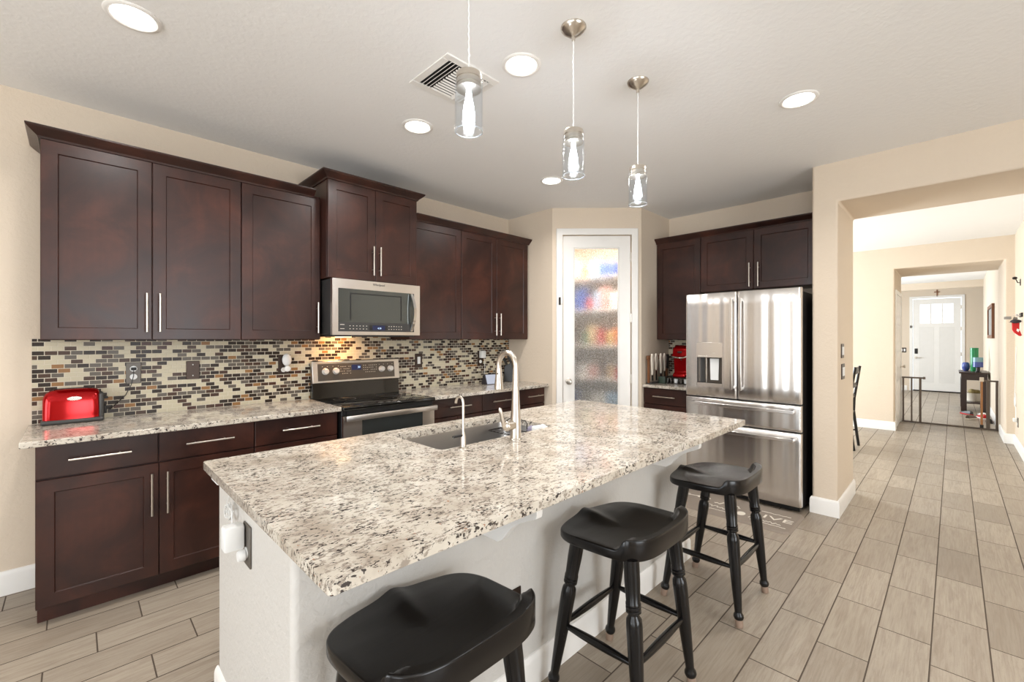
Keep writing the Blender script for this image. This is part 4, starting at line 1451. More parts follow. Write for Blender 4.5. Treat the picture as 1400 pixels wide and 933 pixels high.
# ------------------------------------------------------------------ ceiling: pendants, recessed lights, vent
def pendant():
    t = thing('pendant_light', 'clear glass pendant lamp', 'pendant light', (0, 0, H), 'glass pendants over the island')
    MB().lathe([(0.0565, 0.0), (0.0565, -0.004), (0.050, -0.014), (0.034, -0.027), (0.016, -0.037), (0.008, -0.041), (0.0075, -0.058), (0.0, -0.058)], (0, 0, H), n=32).build('canopy', M['nickel'], t)
    pts = []
    for k in range(70):
        z = H - 0.058 - (H - 0.058 - 2.315) * k / 69
        pts.append((0.0012 * cos(k * 1.3), 0.0012 * sin(k * 1.3), z))
    MB().tube(pts, 0.0028, 6).build('cord', M['white_plastic'], t)
    MB().lathe([(0.006, 0.012), (0.012, 0.010), (0.041, 0.006), (0.044, 0.0), (0.044, -0.014), (0.0415, -0.016), (0.0415, -0.019), (0.044, -0.021), (0.044, -0.033), (0.0415, -0.035), (0.0415, -0.038), (0.044, -0.040), (0.044, -0.048), (0.0, -0.048)], (0, 0, 2.308), n=32).build('socket_cap', M['nickel'], t)
    mb = MB()
    rings = []
    for r, z in ((0.0475, 2.292), (0.0482, 2.28), (0.0485, 2.13), (0.0485, 2.112), (0.0465, 2.112), (0.046, 2.13), (0.046, 2.285)):
        rings.append([mb.b.verts.new((r * cos(2 * pi * k / 36), r * sin(2 * pi * k / 36), z)) for k in range(36)])
    for a, b in zip(rings, rings[1:]):
        for k in range(36):
            mb.b.faces.new([a[k], a[(k + 1) % 36], b[(k + 1) % 36], b[k]])
    gs = mb.build('glass_shade', M['glass'], t)
    MB().torus((0, 0, 2.1135), 0.0473, 0.0022, n=40, k=8).build('glass_rim', M['rim'], gs)  # ring added to carry the painted bright lower edge
    MB().lathe([(0.008, 0.0), (0.009, -0.01), (0.011, -0.025), (0.017, -0.055), (0.0205, -0.082), (0.0205, -0.096), (0.014, -0.112), (0.004, -0.119), (0, -0.12)], (0, 0, 2.258), n=20).build('bulb', M['bulb'], t)
    d = bpy.data.lights.new('bulb_light', 'POINT')
    d.energy = 9
    d.color = (0.88, 0.94, 1.0)
    d.shadow_soft_size = 0.025
    o = bpy.data.objects.new('bulb_light', d)
    COL.objects.link(o)
    o.parent = t
    o.location = (0, 0, 2.185 - H)
    OFF[o.name] = Vector()
    return t


pd = pendant()
pd.location = (1.564, 1.186, H)
pd['label'] = 'clear glass pendant in the middle of the three over the island'
pd2 = copy_tree(pd)
pd2.location = (0.971, 1.188, H)
pd2['label'] = 'nearest clear glass pendant, its cord leaving the top of the photo'
pd3 = copy_tree(pd)
pd3.location = (2.139, 1.193, H)
pd3['label'] = 'clear glass pendant farthest from the camera, toward the refrigerator'


def downlight():
    t = thing('recessed_light', 'round recessed ceiling light', 'ceiling light', (0, 0, H), 'recessed ceiling lights')
    MB().lathe([(0.078, 0.0), (0.099, 0.0), (0.099, -0.003), (0.094, -0.007), (0.083, -0.008), (0.076, -0.004)], (0, 0, H), n=40, cap=False).build('trim_ring', M['white'], t)
    MB().lathe([(0.078, 0.0), (0.078, -0.003), (0.06, -0.0045), (0, -0.0045)], (0, 0, H - 0.0005), n=40).build('lens', M['can'], t)
    d = bpy.data.lights.new('downlight_lamp', 'AREA')
    d.shape = 'DISK'
    d.size = 0.15
    d.energy = 12
    d.color = (1.0, 0.975, 0.95)
    d.spread = radians(150)
    o = bpy.data.objects.new('downlight_lamp', d)
    COL.objects.link(o)
    o.parent = t
    o.location = (0, 0, -0.012)
    OFF[o.name] = Vector()
    return t


dn = downlight()
dn.location = (0.178, 2.474, H)
dn['label'] = 'recessed ceiling light at the upper left, over the left cabinets'
for x, y, lb in ((1.593, 1.533, 'recessed ceiling light between the vent and the middle pendant'),
                 (1.577, 2.451, 'recessed ceiling light left of the nearest pendant, before the microwave'),
                 (2.942, 2.468, 'recessed ceiling light before the pantry door'),
                 (2.952, 0.628, 'recessed ceiling light at the right near the wide opening')):
    c_ = copy_tree(dn)
    c_.location = (x, y, H)
    c_['label'] = lb
for x, y, lb in ((0.0, -1.2, 'unseen fill light added in the great room behind the camera'), (2.4, -1.6, 'unseen fill light added in the great room beyond the island stools')):  # unseen copies of the downlight, added to brighten the room
    c_ = copy_tree(dn)
    c_.location = (x, y, H)
    c_['label'] = lb

vt = thing('ceiling_vent', 'square white ceiling air vent beside the nearest pendant', 'vent', (1.44, 1.885, H))
vx, vy, vh = 1.44, 1.885, 0.172
mb = MB()
for a0, a1 in ((vh, 0.132),):
    for x0, x1, y0, y1 in ((-vh, vh, -vh, -0.132), (-vh, vh, 0.132, vh), (-vh, -0.132, -0.132, 0.132), (0.132, vh, -0.132, 0.132)):
        mb.box(vx + x0, vx + x1, vy + y0, vy + y1, H - 0.008, H)
mb.build('frame', M['white'], vt, bevel=0.003)
MB().box(vx - 0.132, vx + 0.132, vy - 0.132, vy + 0.132, H - 0.0012, H - 0.0002).build('duct_opening', M['black'], vt, smooth=False)


def slats(horizontal, x0, x1, y0, y1, n, tilt):
    mb = MB()
    for k in range(n):
        if horizontal:
            yy = y0 + (k + 0.5) * (y1 - y0) / n
            m = Matrix.Translation((0, yy, H - 0.010)) @ Matrix.Rotation(tilt, 4, 'X')
            mb.box(x0, x1, -0.0045, 0.0045, -0.0008, 0.0008, m)
        else:
            xx = x0 + (k + 0.5) * (x1 - x0) / n
            m = Matrix.Translation((xx, 0, H - 0.010)) @ Matrix.Rotation(tilt, 4, 'Y')
            mb.box(-0.009, 0.009, y0, y1, -0.0008, 0.0008, m)
    return mb.build('louver', M['white'], vt, smooth=False)


slats(False, vx - 0.13, vx - 0.066, vy - 0.13, vy + 0.13, 3, radians(-40))
slats(False, vx + 0.066, vx + 0.13, vy - 0.13, vy + 0.13, 3, radians(48))
slats(True, vx - 0.064, vx + 0.064, vy - 0.13, vy - 0.002, 6, radians(-40))
slats(True, vx - 0.064, vx + 0.064, vy + 0.002, vy + 0.13, 6, radians(-40))

# ------------------------------------------------------------------ things on the counters
tz = ZC
to = thing('toaster', 'glossy red long-slot toaster on a charcoal base at the left end of the counter', 'toaster', (-0.005, 3.565, tz))
mb = MB()
rows = []
TX = [(-0.120, 0.0), (0.105, 0.0)]


def toast_sec(s, z0=0.022, z1=0.195):
    """cross-section in y-z scaled by s towards its middle"""
    pts = []
    hw = 0.058 * s
    top = z0 + (z1 - z0) * (0.25 + 0.75 * s)
    for k in range(13):
        a = pi * k / 12
        pts.append((3.572 - hw * (abs(cos(a)) ** 0.6) * (1 if cos(a) > 0 else -1), tz + z0 + (top - z0) * (sin(a) ** 0.7)))
    return pts


xs = [(-0.126, 0.62), (-0.122, 0.74), (-0.113, 0.85), (-0.096, 0.94), (-0.07, 0.985), (-0.03, 1.0), (0.03, 1.0), (0.068, 0.985), (0.09, 0.955), (0.100, 0.90), (0.103, 0.82)]
for x, s in xs:
    rows.append([mb.b.verts.new((x, y, z)) for y, z in toast_sec(s)])
for a, b in zip(rows, rows[1:]):
    for i in range(len(a) - 1):
        mb.b.faces.new([a[i], a[i + 1], b[i + 1], b[i]])
    mb.b.faces.new([a[-1], a[0], b[0], b[-1]])
mb.b.faces.new(list(reversed(rows[0])))
mb.b.faces.new(rows[-1])
tb = mb.build('red_shell', M['red_gloss'], to, angle=70)
MB().rbox(-0.133, 0.124, 3.508, 3.632, tz, tz + 0.026, 0.010, seg=3).build('base', M['charcoal'], to)
MB().rbox(0.100, 0.124, 3.515, 3.626, tz + 0.01, tz + 0.165, 0.016, seg=3).build('control_end', M['charcoal'], to)
MB().rbox(0.122, 0.142, 3.548, 3.575, tz + 0.125, tz + 0.138, 0.004).build('lever', M['black'], to)
MB().rbox(0.122, 0.136, 3.53, 3.60, tz + 0.04, tz + 0.085, 0.006).build('dial_cluster', M['black'], to)
MB().box(-0.085, 0.07, 3.566, 3.590, tz + 0.1945, tz + 0.1965).build('bread_slot', M['black'], to)
MB().prism([(0.0 + 0.030 * cos(2 * pi * k / 24), 1.055 + 0.011 * sin(2 * pi * k / 24)) for k in range(24)], 0.0, 0.003, faceY(3.5135)).build('badge', M['chrome'], to)
MB().tube([(0.136, 3.58, tz + 0.06), (0.155, 3.60, tz + 0.055), (0.185, 3.62, tz + 0.085), (0.225, 3.623, tz + 0.13), (0.25, 3.62, tz + 0.19), (0.262, 3.612, tz + 0.25), (0.262, 3.61, tz + 0.29)], 0.0025, 6).rbox(0.249, 0.275, 3.602, 3.626, tz + 0.282, tz + 0.300, 0.004).build('cord', M['black'], to)

sd = thing('smart_display', 'small dark wedge-shaped smart display lit beside the faucet', 'display', (3.12, 3.45, tz))
mtx = Matrix.Translation((3.12, 3.46, tz)) @ Matrix.Rotation(radians(-12), 4, 'Z')
mb = MB()
mb.prism([(-0.055, 0.0), (0.065, 0.0), (0.02, 0.095), (0.005, 0.105), (-0.01, 0.105)], -0.075, 0.075, lambda u, v, h: mtx @ Vector((h, u, v)))
mb.build('housing', M['purple_case'], sd, bevel=0.005)
mb = MB()
a0, a1 = Vector((-0.0545, 0.006)), Vector((-0.0135, 0.100))
mb.b.faces.new([mb.b.verts.new(mtx @ Vector((x, p_[0] - 0.002, p_[1]))) for x, p_ in ((-0.068, a0), (0.068, a0), (0.068, a1), (-0.068, a1))])
mb.build('screen', M['screen'], sd, smooth=False)

kb = thing('knife_block', 'black slanted knife block with red-handled scissors by the pantry wall', 'knife block', (3.46, 3.5, tz))
mtx = Matrix.Translation((3.45, 3.50, tz)) @ Matrix.Rotation(radians(35), 4, 'Z')
mb = MB()
mb.prism([(-0.06, 0.0), (0.085, 0.0), (0.085, 0.02), (0.02, 0.215), (-0.055, 0.175)], -0.05, 0.05, lambda u, v, h: mtx @ Vector((h, -u, v)))
mb.build('block', M['black'], kb, bevel=0.006)
for i in range(4):
    for j in range(2):
        p0 = mtx @ Vector((-0.035 + 0.023 * i, 0.035 - 0.05 * j, 0.19 + 0.02 * j))
        d = mtx.to_3x3() @ Vector((0, 0.42, 0.9))
        h = MB().tube([p0, p0 + d * 0.05, p0 + d * 0.085], 0.008, 8, [0.007, 0.009, 0.006]).build('knife_handle', M['black'], kb)
        MB().blob(p0 + d * 0.087, 0.0045).build('rivet_cap', M['chrome'], h)
sc0 = mtx @ Vector((0.062, -0.01, 0.145))
mb = MB()
for s in (-1, 1):
    mb.torus(sc0 + Vector((0.014 * s, -0.01, 0.02 - 0.006 * s)), 0.017, 0.004, (0.5, -0.8, 0.2), 18, 6)
mb.build('scissor_handles', M['red_plastic'], kb)
MB().tube([sc0 + Vector((0, -0.006, 0)), mtx @ Vector((0.056, -0.005, 0.03))], 0.004, 6).build('scissor_blades', M['blade'], kb)

# coffee corner
kn = thing('knife_stand', 'stand of pale-handled knives on a wooden bar beside the pantry wall', 'knife stand', (4.52, 2.26, tz))
MB().rbox(4.30, 4.72, 2.235, 2.30, tz, tz + 0.016, 0.004).build('base', M['charcoal'], kn)
MB().rbox(4.27, 4.74, 2.262, 2.284, 1.17, 1.215, 0.006).box(4.29, 4.31, 2.262, 2.282, tz + 0.012, 1.18).box(4.70, 4.72, 2.262, 2.282, tz + 0.012, 1.18).build('wooden_bar', M['brown'], kn)
for i, x in enumerate((4.335, 4.42, 4.53, 4.615)):
    L_ = (0.20, 0.15, 0.19, 0.17)[i]
    kf = MB().prism([(x - 0.012, 1.205 - L_), (x + 0.01, 1.205 - L_ + 0.03), (x + 0.026, 1.19), (x + 0.012, 1.225), (x - 0.012, 1.235), (x - 0.028, 1.20)], -0.010, 0.010, faceY(2.247)).build('knife_handle', M['cream'], kn, bevel=0.004)
    MB().prism([(x - 0.016, 0.945), (x + 0.014, 0.95), (x + 0.014, 1.205 - L_ + 0.02), (x - 0.014, 1.205 - L_ + 0.01)], -0.0015, 0.0015, faceY(2.247)).build('knife_blade', M['blade'], kn, smooth=False)
MB().prism([(4.665, 1.07), (4.69, 1.06), (4.70, 1.22), (4.66, 1.22)], -0.012, 0.012, faceY(2.247)).build('dark_knife_handle', M['iron'], kn, bevel=0.004)
pc = thing('pod_drawer', 'low wire rack of white and dark coffee pods under the red coffee maker', 'pod rack', (4.6, 2.06, tz))
mb = MB()
mb.box(4.50, 4.78, 1.83, 2.22, tz, tz + 0.006).box(4.50, 4.78, 1.83, 2.22, tz + 0.064, tz + 0.070)
for y in (1.834, 2.216):
    for x in (4.504, 4.776):
        mb.cyl((x, y, tz), (x, y, tz + 0.07), 0.004, n=8)
mb.build('rack_frame', M['iron'], pc)
for i in range(7):
    y = 2.19 - i * 0.054
    MB().lathe([(0.018, 0), (0.0225, 0.042), (0.0245, 0.043), (0.0245, 0.046), (0, 0.046)], (4.535, y, tz + 0.007), n=16).build('pod', M['white_plastic'] if i in (0, 2, 4, 6) else M['blade'], pc)
gb = tag(MB().rbox(4.44, 4.50, 2.16, 2.235, tz, tz + 0.075, 0.006).build('tea_tin', simple('dark_green_tin', lin(48, 62, 52), 0.4)), 'small dark green tin left of the coffee pod rack', 'tin')
cmk = thing('coffee_maker', 'glossy red single-serve coffee maker standing on the pod rack', 'coffee maker', (4.64, 2.05, tz + 0.07))
cz = tz + 0.0705
mb = MB()
mb.prism([(4.56, cz), (4.76, cz), (4.76, cz + 0.33), (4.70, cz + 0.335), (4.62, cz + 0.335), (4.565, cz + 0.30), (4.555, cz + 0.22), (4.585, cz + 0.20), (4.60, cz + 0.05), (4.56, cz + 0.03)], 1.965, 2.135, lambda u, v, h: Vector((u, h, v)))
mb.build('body', M['red_gloss'], cmk, bevel=0.012, seg=3)
mb = MB()
mb.tube([(4.575, 2.138, cz + 0.24), (4.545, 2.135, cz + 0.222), (4.535, 2.10, cz + 0.21), (4.533, 2.05, cz + 0.205), (4.535, 2.0, cz + 0.21), (4.545, 1.965, cz + 0.222), (4.575, 1.962, cz + 0.24)], 0.009, 8)
mb.build('silver_band', M['chrome'], cmk)
MB().rbox(4.552, 4.575, 2.03, 2.08, cz + 0.255, cz + 0.275, 0.006).build('badge', M['black'], cmk)
MB().rbox(4.53, 4.62, 1.985, 2.115, cz, cz + 0.03, 0.006).build('drip_tray', M['red_gloss'], cmk)
MB().cyl((4.60, 2.05, cz + 0.195), (4.60, 2.05, cz + 0.17), 0.018, 0.012, 14).build('spout', M['black'], cmk)

# ------------------------------------------------------------------ dining room, passage and hall
ch = thing('dining_chair', 'black wooden dining chair half hidden behind the beige pier', 'chair', (7.05, 1.08, 0))
for x in (6.86, 7.24):
    pts = [(x, 0.872, 0), (x, 0.925, 0.45), (x, 0.918, 0.62), (x, 0.858, 1.04)]
    MB().tube(pts, .017, 10, [0.016, 0.019, 0.018, 0.015]).build('back_post', M['black_wood'], ch)
    MB().lathe([(0.013, 0), (0.019, 0.3), (0.021, 0.44)], (x, 1.30, 0), (0, -0.02, 1), 14).build('leg', M['black_wood'], ch)
MB().rbox(6.83, 7.27, 0.91, 1.33, 0.435, 0.468, 0.012).build('seat', M['black_wood'], ch)
for z, y, h in ((0.99, 0.866, 0.085), (0.80, 0.893, 0.055), (0.66, 0.913, 0.045)):
    MB().rbox(6.87, 7.23, y - 0.009, y + 0.009, z - h / 2, z + h / 2, 0.005).build('back_slat', M['black_wood'], ch)
for z in (0.2,):
    for x in (6.86, 7.24):
        MB().cyl((x, 0.90, z), (x, 1.30, z), 0.009, n=10).build('stretcher', M['black_wood'], ch)
    MB().cyl((6.86, 1.1, z), (7.24, 1.1, z), 0.009, n=10).build('stretcher', M['black_wood'], ch)

# closed closet door in the left side of the passage
fp = lambda u, v, w: Vector((u, YJ - 0.004 - w, v))
mb = MB()
P0, P1 = 8.985, 9.86
cw = 0.06
mb.prism([(P0 - cw, 0), (P0 - cw, 2.09 + cw), (P1 + cw, 2.09 + cw), (P1 + cw, 0), (P1, 0), (P1, 2.09), (P0, 2.09), (P0, 0)], -0.004, 0.016, fp)
struct(mb, 'trim_4', M['white'], 'white casing of the passage door', bevel=0.004)
mb = MB().prism([(P0, 0.01), (P1, 0.01), (P1, 2.088), (P0, 2.088)], -0.003, 0.006, fp)
door3 = struct(mb, 'door_3', M['white'], 'white panelled door in the side of the passage', smooth=False)
for r0, r1 in ((0.14, 0.75), (0.90, 1.20), (1.32, 1.62), (1.72, 1.98)):
    for a, b in ((P0 + 0.11, (P0 + P1) / 2 - 0.04), ((P0 + P1) / 2 + 0.04, P1 - 0.11)):
        shaker(MB(), fp, a, b, r0, r1, 0.016, 0.004, -0.010, 0.03).build('raised_panel', M['white'], door3, smooth=False).location.y = -0.006
MB().lathe([(0.028, 0), (0.028, 0.006), (0.011, 0.009), (0.011, 0.035), (0.024, 0.045), (0.026, 0.055), (0.018, 0.064), (0, 0.066)], (9.79, YJ - 0.010, 0.93), (0, -1, 0), 18).build('door_knob', M['nickel'], door3)

# safety gate
GX = 9.85
ga = thing('safety_gate', 'bronze metal safety gate standing open across the passage', 'gate', (GX, 0.03, 0))
MB().box(GX - 0.014, GX + 0.014, -0.478, 0.612, 0.004, 0.028).build('floor_bar', M['gate'], ga, bevel=0.004)
MB().box(GX - 0.013, GX + 0.013, 0.345, 0.612, 0.735, 0.760).box(GX - 0.018, GX + 0.018, 0.322, 0.352, 0.728, 0.768).build('left_top_rail', M['gate'], ga, bevel=0.004)
for y, r in ((0.594, 0.012), (0.49, 0.010), (0.385, 0.015)):
    MB().box(GX - r, GX + r, y - r, y + r, 0.024, 0.74).build('left_upright', M['gate'], ga, bevel=0.003)
MB().box(GX - 0.013, GX + 0.013, -0.478, -0.300, 0.735, 0.760).build('right_top_rail', M['gate'], ga, bevel=0.004)
MB().box(GX - 0.018, GX + 0.018, -0.392, -0.352, 0.024, 0.74).build('right_wide_upright', M['gate'], ga, bevel=0.003)
MB().box(GX - 0.013, GX + 0.013, -0.476, -0.448, 0.024, 0.74).build('right_upright', M['gate'], ga, bevel=0.003)
wp = MB().box(GX - 0.012, GX + 0.012, -0.318, -0.292, 0.06, 0.80).build('latch_post', M['tan_wood'], ga, bevel=0.003)
MB().box(GX - 0.02, GX + 0.02, -0.325, -0.285, 0.028, 0.075).build('lower_latch', M['black'], wp, bevel=0.004)
MB().box(GX - 0.02, GX + 0.02, -0.328, -0.282, 0.735, 0.80).build('upper_latch', M['cream'], wp, bevel=0.004)
pole = thing('walking_pole', 'slim black pole leaning behind the left side of the gate', 'pole', (10.02, 0.60, 0))
MB().cyl((10.16, 0.645, 0.012), (10.06, 0.652, 1.25), 0.009, 0.009, 10).build('shaft', M['black'], pole)
MB().lathe([(0.011, 0), (0.012, 0.10), (0.009, 0.11)], (10.06, 0.652, 1.15), (-.08, 0, 1), 10).blob((10.16, 0.645, 0.010), 0.012, (1, 1, .8)).build('grip', M['black'], pole)

# hall table with lamp, vase and bowl
HX0, HX1, HY0, HY1, HZ = 12.10, 12.95, -0.462, -0.095, 0.752
tbl = thing('hall_table', 'dark wooden hall table behind the gate', 'table', (12.5, -0.28, 0))
MB().rbox(HX0 - 0.03, HX1 + 0.03, HY0 - 0.01, HY1 + 0.02, HZ - 0.03, HZ, 0.006).build('tabletop', M['dim_brown'], tbl)
MB().box(HX0, HX1, HY0 + 0.01, HY1 - 0.01, HZ - 0.15, HZ - 0.03).build('apron', M['dim_brown'], tbl, smooth=False)
for x in (HX0 + 0.035, HX1 - 0.035):
    for y in (HY0 + 0.045, HY1 - 0.045):
        MB().box(x - 0.03, x + 0.03, y - 0.04, y + 0.04, 0, HZ - 0.14).build('leg', M['dim_brown'], tbl, bevel=0.003)
MB().box(HX0 + 0.01, HX1 - 0.01, HY0 + 0.01, HY1 - 0.01, 0.15, 0.175).build('shelf', M['dim_brown'], tbl, smooth=False)
lp = thing('table_lamp', 'small lamp with teal and blue glass shade on the hall table', 'lamp', (12.2, -0.33, HZ))
MB().lathe([(0.045, 0), (0.045, 0.012), (0.03, 0.02), (0.028, 0.09), (0.035, 0.10)], (12.2, -0.33, HZ), n=20).build('lamp_base', M['black'], lp)
MB().lathe([(0.066, 0.0), (0.070, 0.004), (0.070, 0.10), (0.068, 0.10)], (12.2, -0.33, HZ + 0.098), n=28).build('blue_shade', M['blue_glass'], lp)
MB().lathe([(0.0695, 0.0), (0.070, 0.085), (0.067, 0.085), (0.066, 0.0)], (12.2, -0.33, HZ + 0.198), n=28).build('teal_shade', M['teal_glass'], lp)
vs = thing('glass_vase', 'tall green glass vase on the hall table', 'vase', (12.55, -0.29, HZ))
MB().lathe([(0.05, 0), (0.055, 0.01), (0.058, 0.15), (0.06, 0.46), (0.054, 0.46), (0.05, 0.05), (0, 0.05)], (12.55, -0.29, HZ), n=24).build('green_glass_body', M['green_glass'], vs)
bwl = tag(MB().lathe([(0.028, 0), (0.05, 0.03), (0.062, 0.09), (0.05, 0.15), (0.034, 0.17), (0.03, 0.17), (0.045, 0.14), (0.055, 0.09), (0.02, 0.02), (0, 0.02)], (12.62, -0.175, HZ), n=22).build('glass_jar', M['blue_glass']), 'round grey-blue jar left of the vase on the hall table', 'jar')
bs = thing('storage_basket', 'pale basket of yellow and white cloths on the hall table shelf', 'basket', (12.45, -0.28, 0.176))
MB().lathe([(0.10, 0), (0.12, 0.15), (0.125, 0.16), (0.11, 0.15), (0.09, 0.01), (0, 0.01)], (12.45, -0.28, 0.176), n=20).build('basket_body', M['cream'], bs)
MB().blob((12.42, -0.26, 0.36), 0.06, (1.2, 1, 0.8), 14, 1, 0.2).blob((12.47, -0.31, 0.35), 0.06, (1, 1.1, 0.8), 14, 2, 0.2).build('cloth', M['leaf'], bs)


def shoe(label, x, y, rz, mat, sole):
    t = thing('shoe', label, 'shoe', (x, y, 0), 'shoes on the hall floor')
    m = Matrix.Translation((x, y, 0)) @ Matrix.Rotation(rz, 4, 'Z')
    ol = [(-0.13, -0.030), (-0.13, 0.030), (-0.06, 0.034), (0.04, 0.044), (0.10, 0.042), (0.14, 0.022), (0.145, 0.0), (0.14, -0.024), (0.10, -0.042), (0.04, -0.042), (-0.06, -0.034)]
    mb = MB().prism(ol, 0.001, 0.022, lambda u, v, h: m @ Vector((u, v, h)))
    mb.build('sole', sole, t, bevel=0.004)
    mb = MB()
    rows = []
    for u, w_, h_ in ((-0.128, 0.026, 0.075), (-0.10, 0.031, 0.085), (-0.05, 0.033, 0.078), (0.0, 0.037, 0.070), (0.05, 0.041, 0.056), (0.10, 0.037, 0.044), (0.135, 0.02, 0.034)):
        rows.append([mb.b.verts.new(m @ Vector((u, w_ * cos(pi * k / 8), 0.022 + (h_ - 0.022) * sin(pi * k / 8) ** 0.7))) for k in range(9)])
    for a, b in zip(rows, rows[1:]):
        for i in range(8):
            mb.b.faces.new([a[i], a[i + 1], b[i + 1], b[i]])
        mb.b.faces.new([a[8], a[0], b[0], b[8]])
    mb.b.faces.new(rows[0])
    mb.b.faces.new(list(reversed(rows[-1])))
    mb.build('upper', mat, t, angle=60)
    return t


shoe('dark grey shoe with red trim left of the pile before the hall table', 11.62, -0.17, 0.5, M['charcoal'], M['red'])
shoe('white shoe lying before the hall table', 11.48, -0.36, 0.2, M['white_plastic'], M['grey_cloth'])
shoe('tan leather shoe behind the gate latch', 11.0, -0.22, -0.4, M['leather'], M['cream'])
shoe('red shoe beside the gate latch post in the hall', 11.22, -0.35, 0.3, M['red'], M['white_plastic'])
shoe('black shoe against the hall wall', 10.75, -0.42, 0.0, M['black'], M['black'])

# picture on the hall wall, cross over the front door
pf = thing('picture_frame', 'dark framed picture on the right hall wall seen edge-on', 'picture', (11.6, -0.487, 1.40))
mb = MB()
for a, b, c, d in ((10.92, 12.3, 1.40, 1.46), (10.92, 12.3, 1.93, 1.99), (10.92, 10.99, 1.46, 1.93), (12.23, 12.3, 1.46, 1.93)):
    mb.box(a, b, -0.486, -0.452, c, d)
mb.build('frame', M['brown'], pf, bevel=0.003)
MB().box(10.98, 12.24, -0.486, -0.470, 1.45, 1.94).build('canvas', M['grey_cloth'], pf, smooth=False)
cr = thing('wall_cross', 'small wooden cross on the wall above the front door', 'cross', (XE, 0.302, 2.49))
MB().box(XE - 0.018, XE - 0.001, 0.292, 0.312, 2.49, 2.672).build('upright', M['brown'], cr, bevel=0.002)
MB().box(XE - 0.016, XE - 0.001, 0.245, 0.359, 2.60, 2.622).build('crossbar', M['brown'], cr, bevel=0.002)

# front door
fe = faceX(XE)
struct(casing(fe, E1 - 0.01, E0 + 0.01, 2.455, 0.06), 'trim_5', M['white'], 'white casing round the front door', bevel=0.004)
panes = [(0.44, 0.625), (0.215, 0.405), (0.0, 0.185)]
mb = MB()
z0, z1 = 1.80, 2.30
mb.prism([(E1, 0.03), (E0, 0.03), (E0, z0), (E1, z0)], -0.045, -0.005, fe)
mb.prism([(E1, z1), (E0, z1), (E0, 2.44), (E1, 2.44)], -0.045, -0.005, fe)
edges = [E1] + [v for a, b in reversed(panes) for v in (a, b)] + [E0]
for i in range(0, 8, 2):
    mb.prism([(edges[i], z0), (edges[i + 1], z0), (edges[i + 1], z1), (edges[i], z1)], -0.045, -0.005, fe)
door2 = struct(mb, 'door_2', M['white'], 'white front door with three small panes', smooth=False)
for a, b in panes:
    MB().prism([(a, z0), (b, z0), (b, z1), (a, z1)], -0.03, -0.024, fe).build('pane', M['pane'], door2, smooth=False)
for a, b in ((-0.02, 0.262), (0.365, 0.645)):
    shaker(MB(), lambda u, v, w: Vector((XE + 0.005 - w, u, v)), a, b, 0.24, 1.70, 0.004, 0.002, 0.012, 0.018).build('recessed_panel', simple('white_panel', lin(232, 229, 224), 0.4), door2, smooth=False).location.x = -0.003
MB().box(XE - 0.012, XE + 0.006, 0.672, 0.735, 0.99, 1.13).build('keypad_lock', M['black'], door2, bevel=0.01)
MB().lathe([(0.028, 0), (0.028, 0.008), (0.012, 0.01), (0.012, 0.05)], (XE + 0.005, 0.705, 0.89), (-1, 0, 0), 18).rbox(XE - 0.052, XE - 0.038, 0.59, 0.715, 0.882, 0.898, 0.004).build('door_lever', M['nickel'], door2)
for z in (0.3, 1.0, 1.65, 2.2):
    MB().box(XE - 0.008, XE + 0.004, E1 - 0.012, E1 + 0.006, z - 0.05, z + 0.05).build('hinge', M['nickel'], door2)
MB().box(XE - 0.01, XE + 0.1, E1, E0, 0.0, 0.028).build('threshold', M['iron'], door2, smooth=False)
ls = thing('alarm_contact', 'small grey alarm contact on the front door casing', 'sensor', (XE - 0.02, 0.80, 1.70))
MB().box(XE - 0.042, XE - 0.0185, 0.79, 0.825, 1.68, 1.745).build('sensor_body', M['pewter'], ls, bevel=0.003)
MB().box(XE - 0.030, XE - 0.0185, 0.772, 0.788, 1.69, 1.735).build('magnet', M['grey_cloth'], ls, bevel=0.002)
plate('light_switch', 'double light switch left of the front door', 'switch', fe, 0.90, 1.03, 1.02, 1.15, M['bronze'], [(0.935, 1.085, 0.036, 0.07, M['white_plastic']), (0.993, 1.085, 0.036, 0.07, M['white_plastic'])], kind='switch')

# things on the right dining wall
YR2 = -0.574
hk = thing('wall_hook', 'dark metal wall hook with round knob at the right edge', 'hook', (8.1, YR2, 2.11))
MB().rbox(8.085, 8.115, YR2 + 0.0005, YR2 + 0.008, 2.035, 2.115, 0.003).build('back_plate', M['iron'], hk)
MB().tube([(8.1, YR2 + 0.006, 2.07), (8.1, YR2 + 0.025, 2.072), (8.1, YR2 + 0.034, 2.10), (8.1, YR2 + 0.042, 2.12)], 0.005, 8).build('arm', M['iron'], hk)
MB().blob((8.1, YR2 + 0.048, 2.13), 0.022, (1, 1, 0.8)).build('knob', M['iron'], hk)
kr = thing('key_rack', 'dark key hook board at the right edge, keys hanging from it', 'key rack', (7.95, YR2, 1.66))
MB().rbox(7.85, 8.10, YR2 + 0.0005, YR2 + 0.014, 1.65, 1.70, 0.004).build('board', M['iron'], kr)
for x in (7.88, 7.96, 8.04):
    MB().tube([(x, YR2 + 0.013, 1.67), (x, YR2 + 0.035, 1.665), (x, YR2 + 0.045, 1.68)], 0.003, 6).build('hook', M['chrome'], kr)
ke = thing('key_bunch', 'bunch of metal keys with a silver tag sticking out from the rack', 'keys', (7.94, YR2 + 0.05, 1.65))
mb = MB().torus((7.96, YR2 + 0.05, 1.665), 0.022, 0.002, (1, 0, 0), 18, 6)
mb.build('key_ring', M['chrome'], ke)
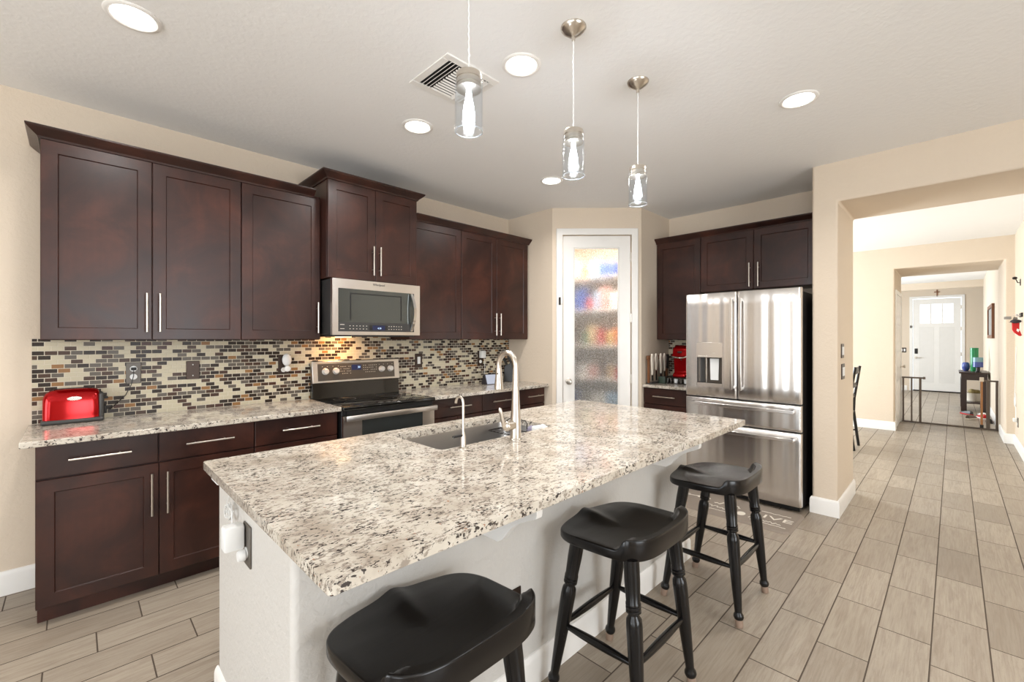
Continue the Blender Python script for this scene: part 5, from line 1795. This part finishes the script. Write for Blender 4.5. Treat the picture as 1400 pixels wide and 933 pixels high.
for i, (dy, dz, a) in enumerate(((0.035, -0.02, 0.4), (0.02, -0.05, 0.1), (0.0, -0.055, -0.2))):
    m = Matrix.Translation((7.955 + 0.006 * i, YR2 + 0.05, 1.65)) @ Matrix.Rotation(a * 1.5, 4, 'X')
    MB().box(-0.001, 0.001, -0.005, 0.005, -0.075, -0.02, m).box(-0.001, 0.001, -0.012, 0.012, -0.025, 0.0, m).build('key', M['blade'], ke)
MB().rbox(7.945, 7.955, YR2 + 0.085, YR2 + 0.145, 1.625, 1.66, 0.003).build('silver_tag', M['grey_cloth'], ke)
cap_ = tag(MB().blob((7.95, YR2 + 0.05, 1.60), 0.042, (0.8, 1.1, 0.55), 18).lathe([(0.05, 0), (0.05, 0.004), (0.03, 0.008)], (7.95, YR2 + 0.058, 1.588), n=20).build('key_pouch', M['purple_case']), 'dark oval key pouch hanging in front of the red stocking', 'pouch')
sto = thing('small_stocking', 'small red stocking ornament with white patches hanging from the key rack', 'stocking', (7.95, YR2 + 0.03, 1.42))
MB().prism([(0.012, 1.60), (0.062, 1.60), (0.060, 1.50), (0.050, 1.47), (0.020, 1.43), (0.006, 1.42), (-0.002, 1.435), (0.006, 1.47), (0.014, 1.50)], -0.012, 0.012, lambda u, v, h: Vector((7.96 + h, YR2 + 0.004 + u * 1.25, v))).build('stocking_body', M['red'], sto, bevel=0.008)
MB().prism([(0.020, 1.50), (0.040, 1.515), (0.045, 1.49), (0.030, 1.47)], -0.0135, -0.011, lambda u, v, h: Vector((7.96 + h, YR2 + u, v))).build('white_patch', M['white_plastic'], sto)
nl = plate('wall_outlet', 'wall outlet low on the right dining wall with a white plug', 'outlet', lambda u, v, w: Vector((u, YR2 + w, v)), 8.36, 8.44, 0.28, 0.40, M['pewter'], [(8.4, 0.315, 0.034, 0.034, M['white_plastic'])])
cc = thing('charging_cable', 'white cable with a loop hanging down the right dining wall', 'cable', (8.5, YR2 + 0.01, 0.36))
pts = [(8.40, YR2 + 0.02, 0.37), (8.46, YR2 + 0.016, 0.45), (8.55, YR2 + 0.012, 0.52)]
for k in range(14):
    a = -pi / 2 + 2 * pi * k / 13
    pts.append((8.62 + 0.09 * cos(a), YR2 + 0.012, 0.60 + 0.085 * sin(a)))
pts += [(8.70, YR2 + 0.01, 0.62), (8.66, YR2 + 0.008, 0.85), (8.58, YR2 + 0.008, 1.1), (8.5, YR2 + 0.008, 1.3)]
MB().tube(pts, 0.004, 6).build('cord', M['white_plastic'], cc)
MB().rbox(8.37, 8.43, YR2 + 0.0105, YR2 + 0.045, 0.345, 0.39, 0.006).build('plug', M['white_plastic'], cc)
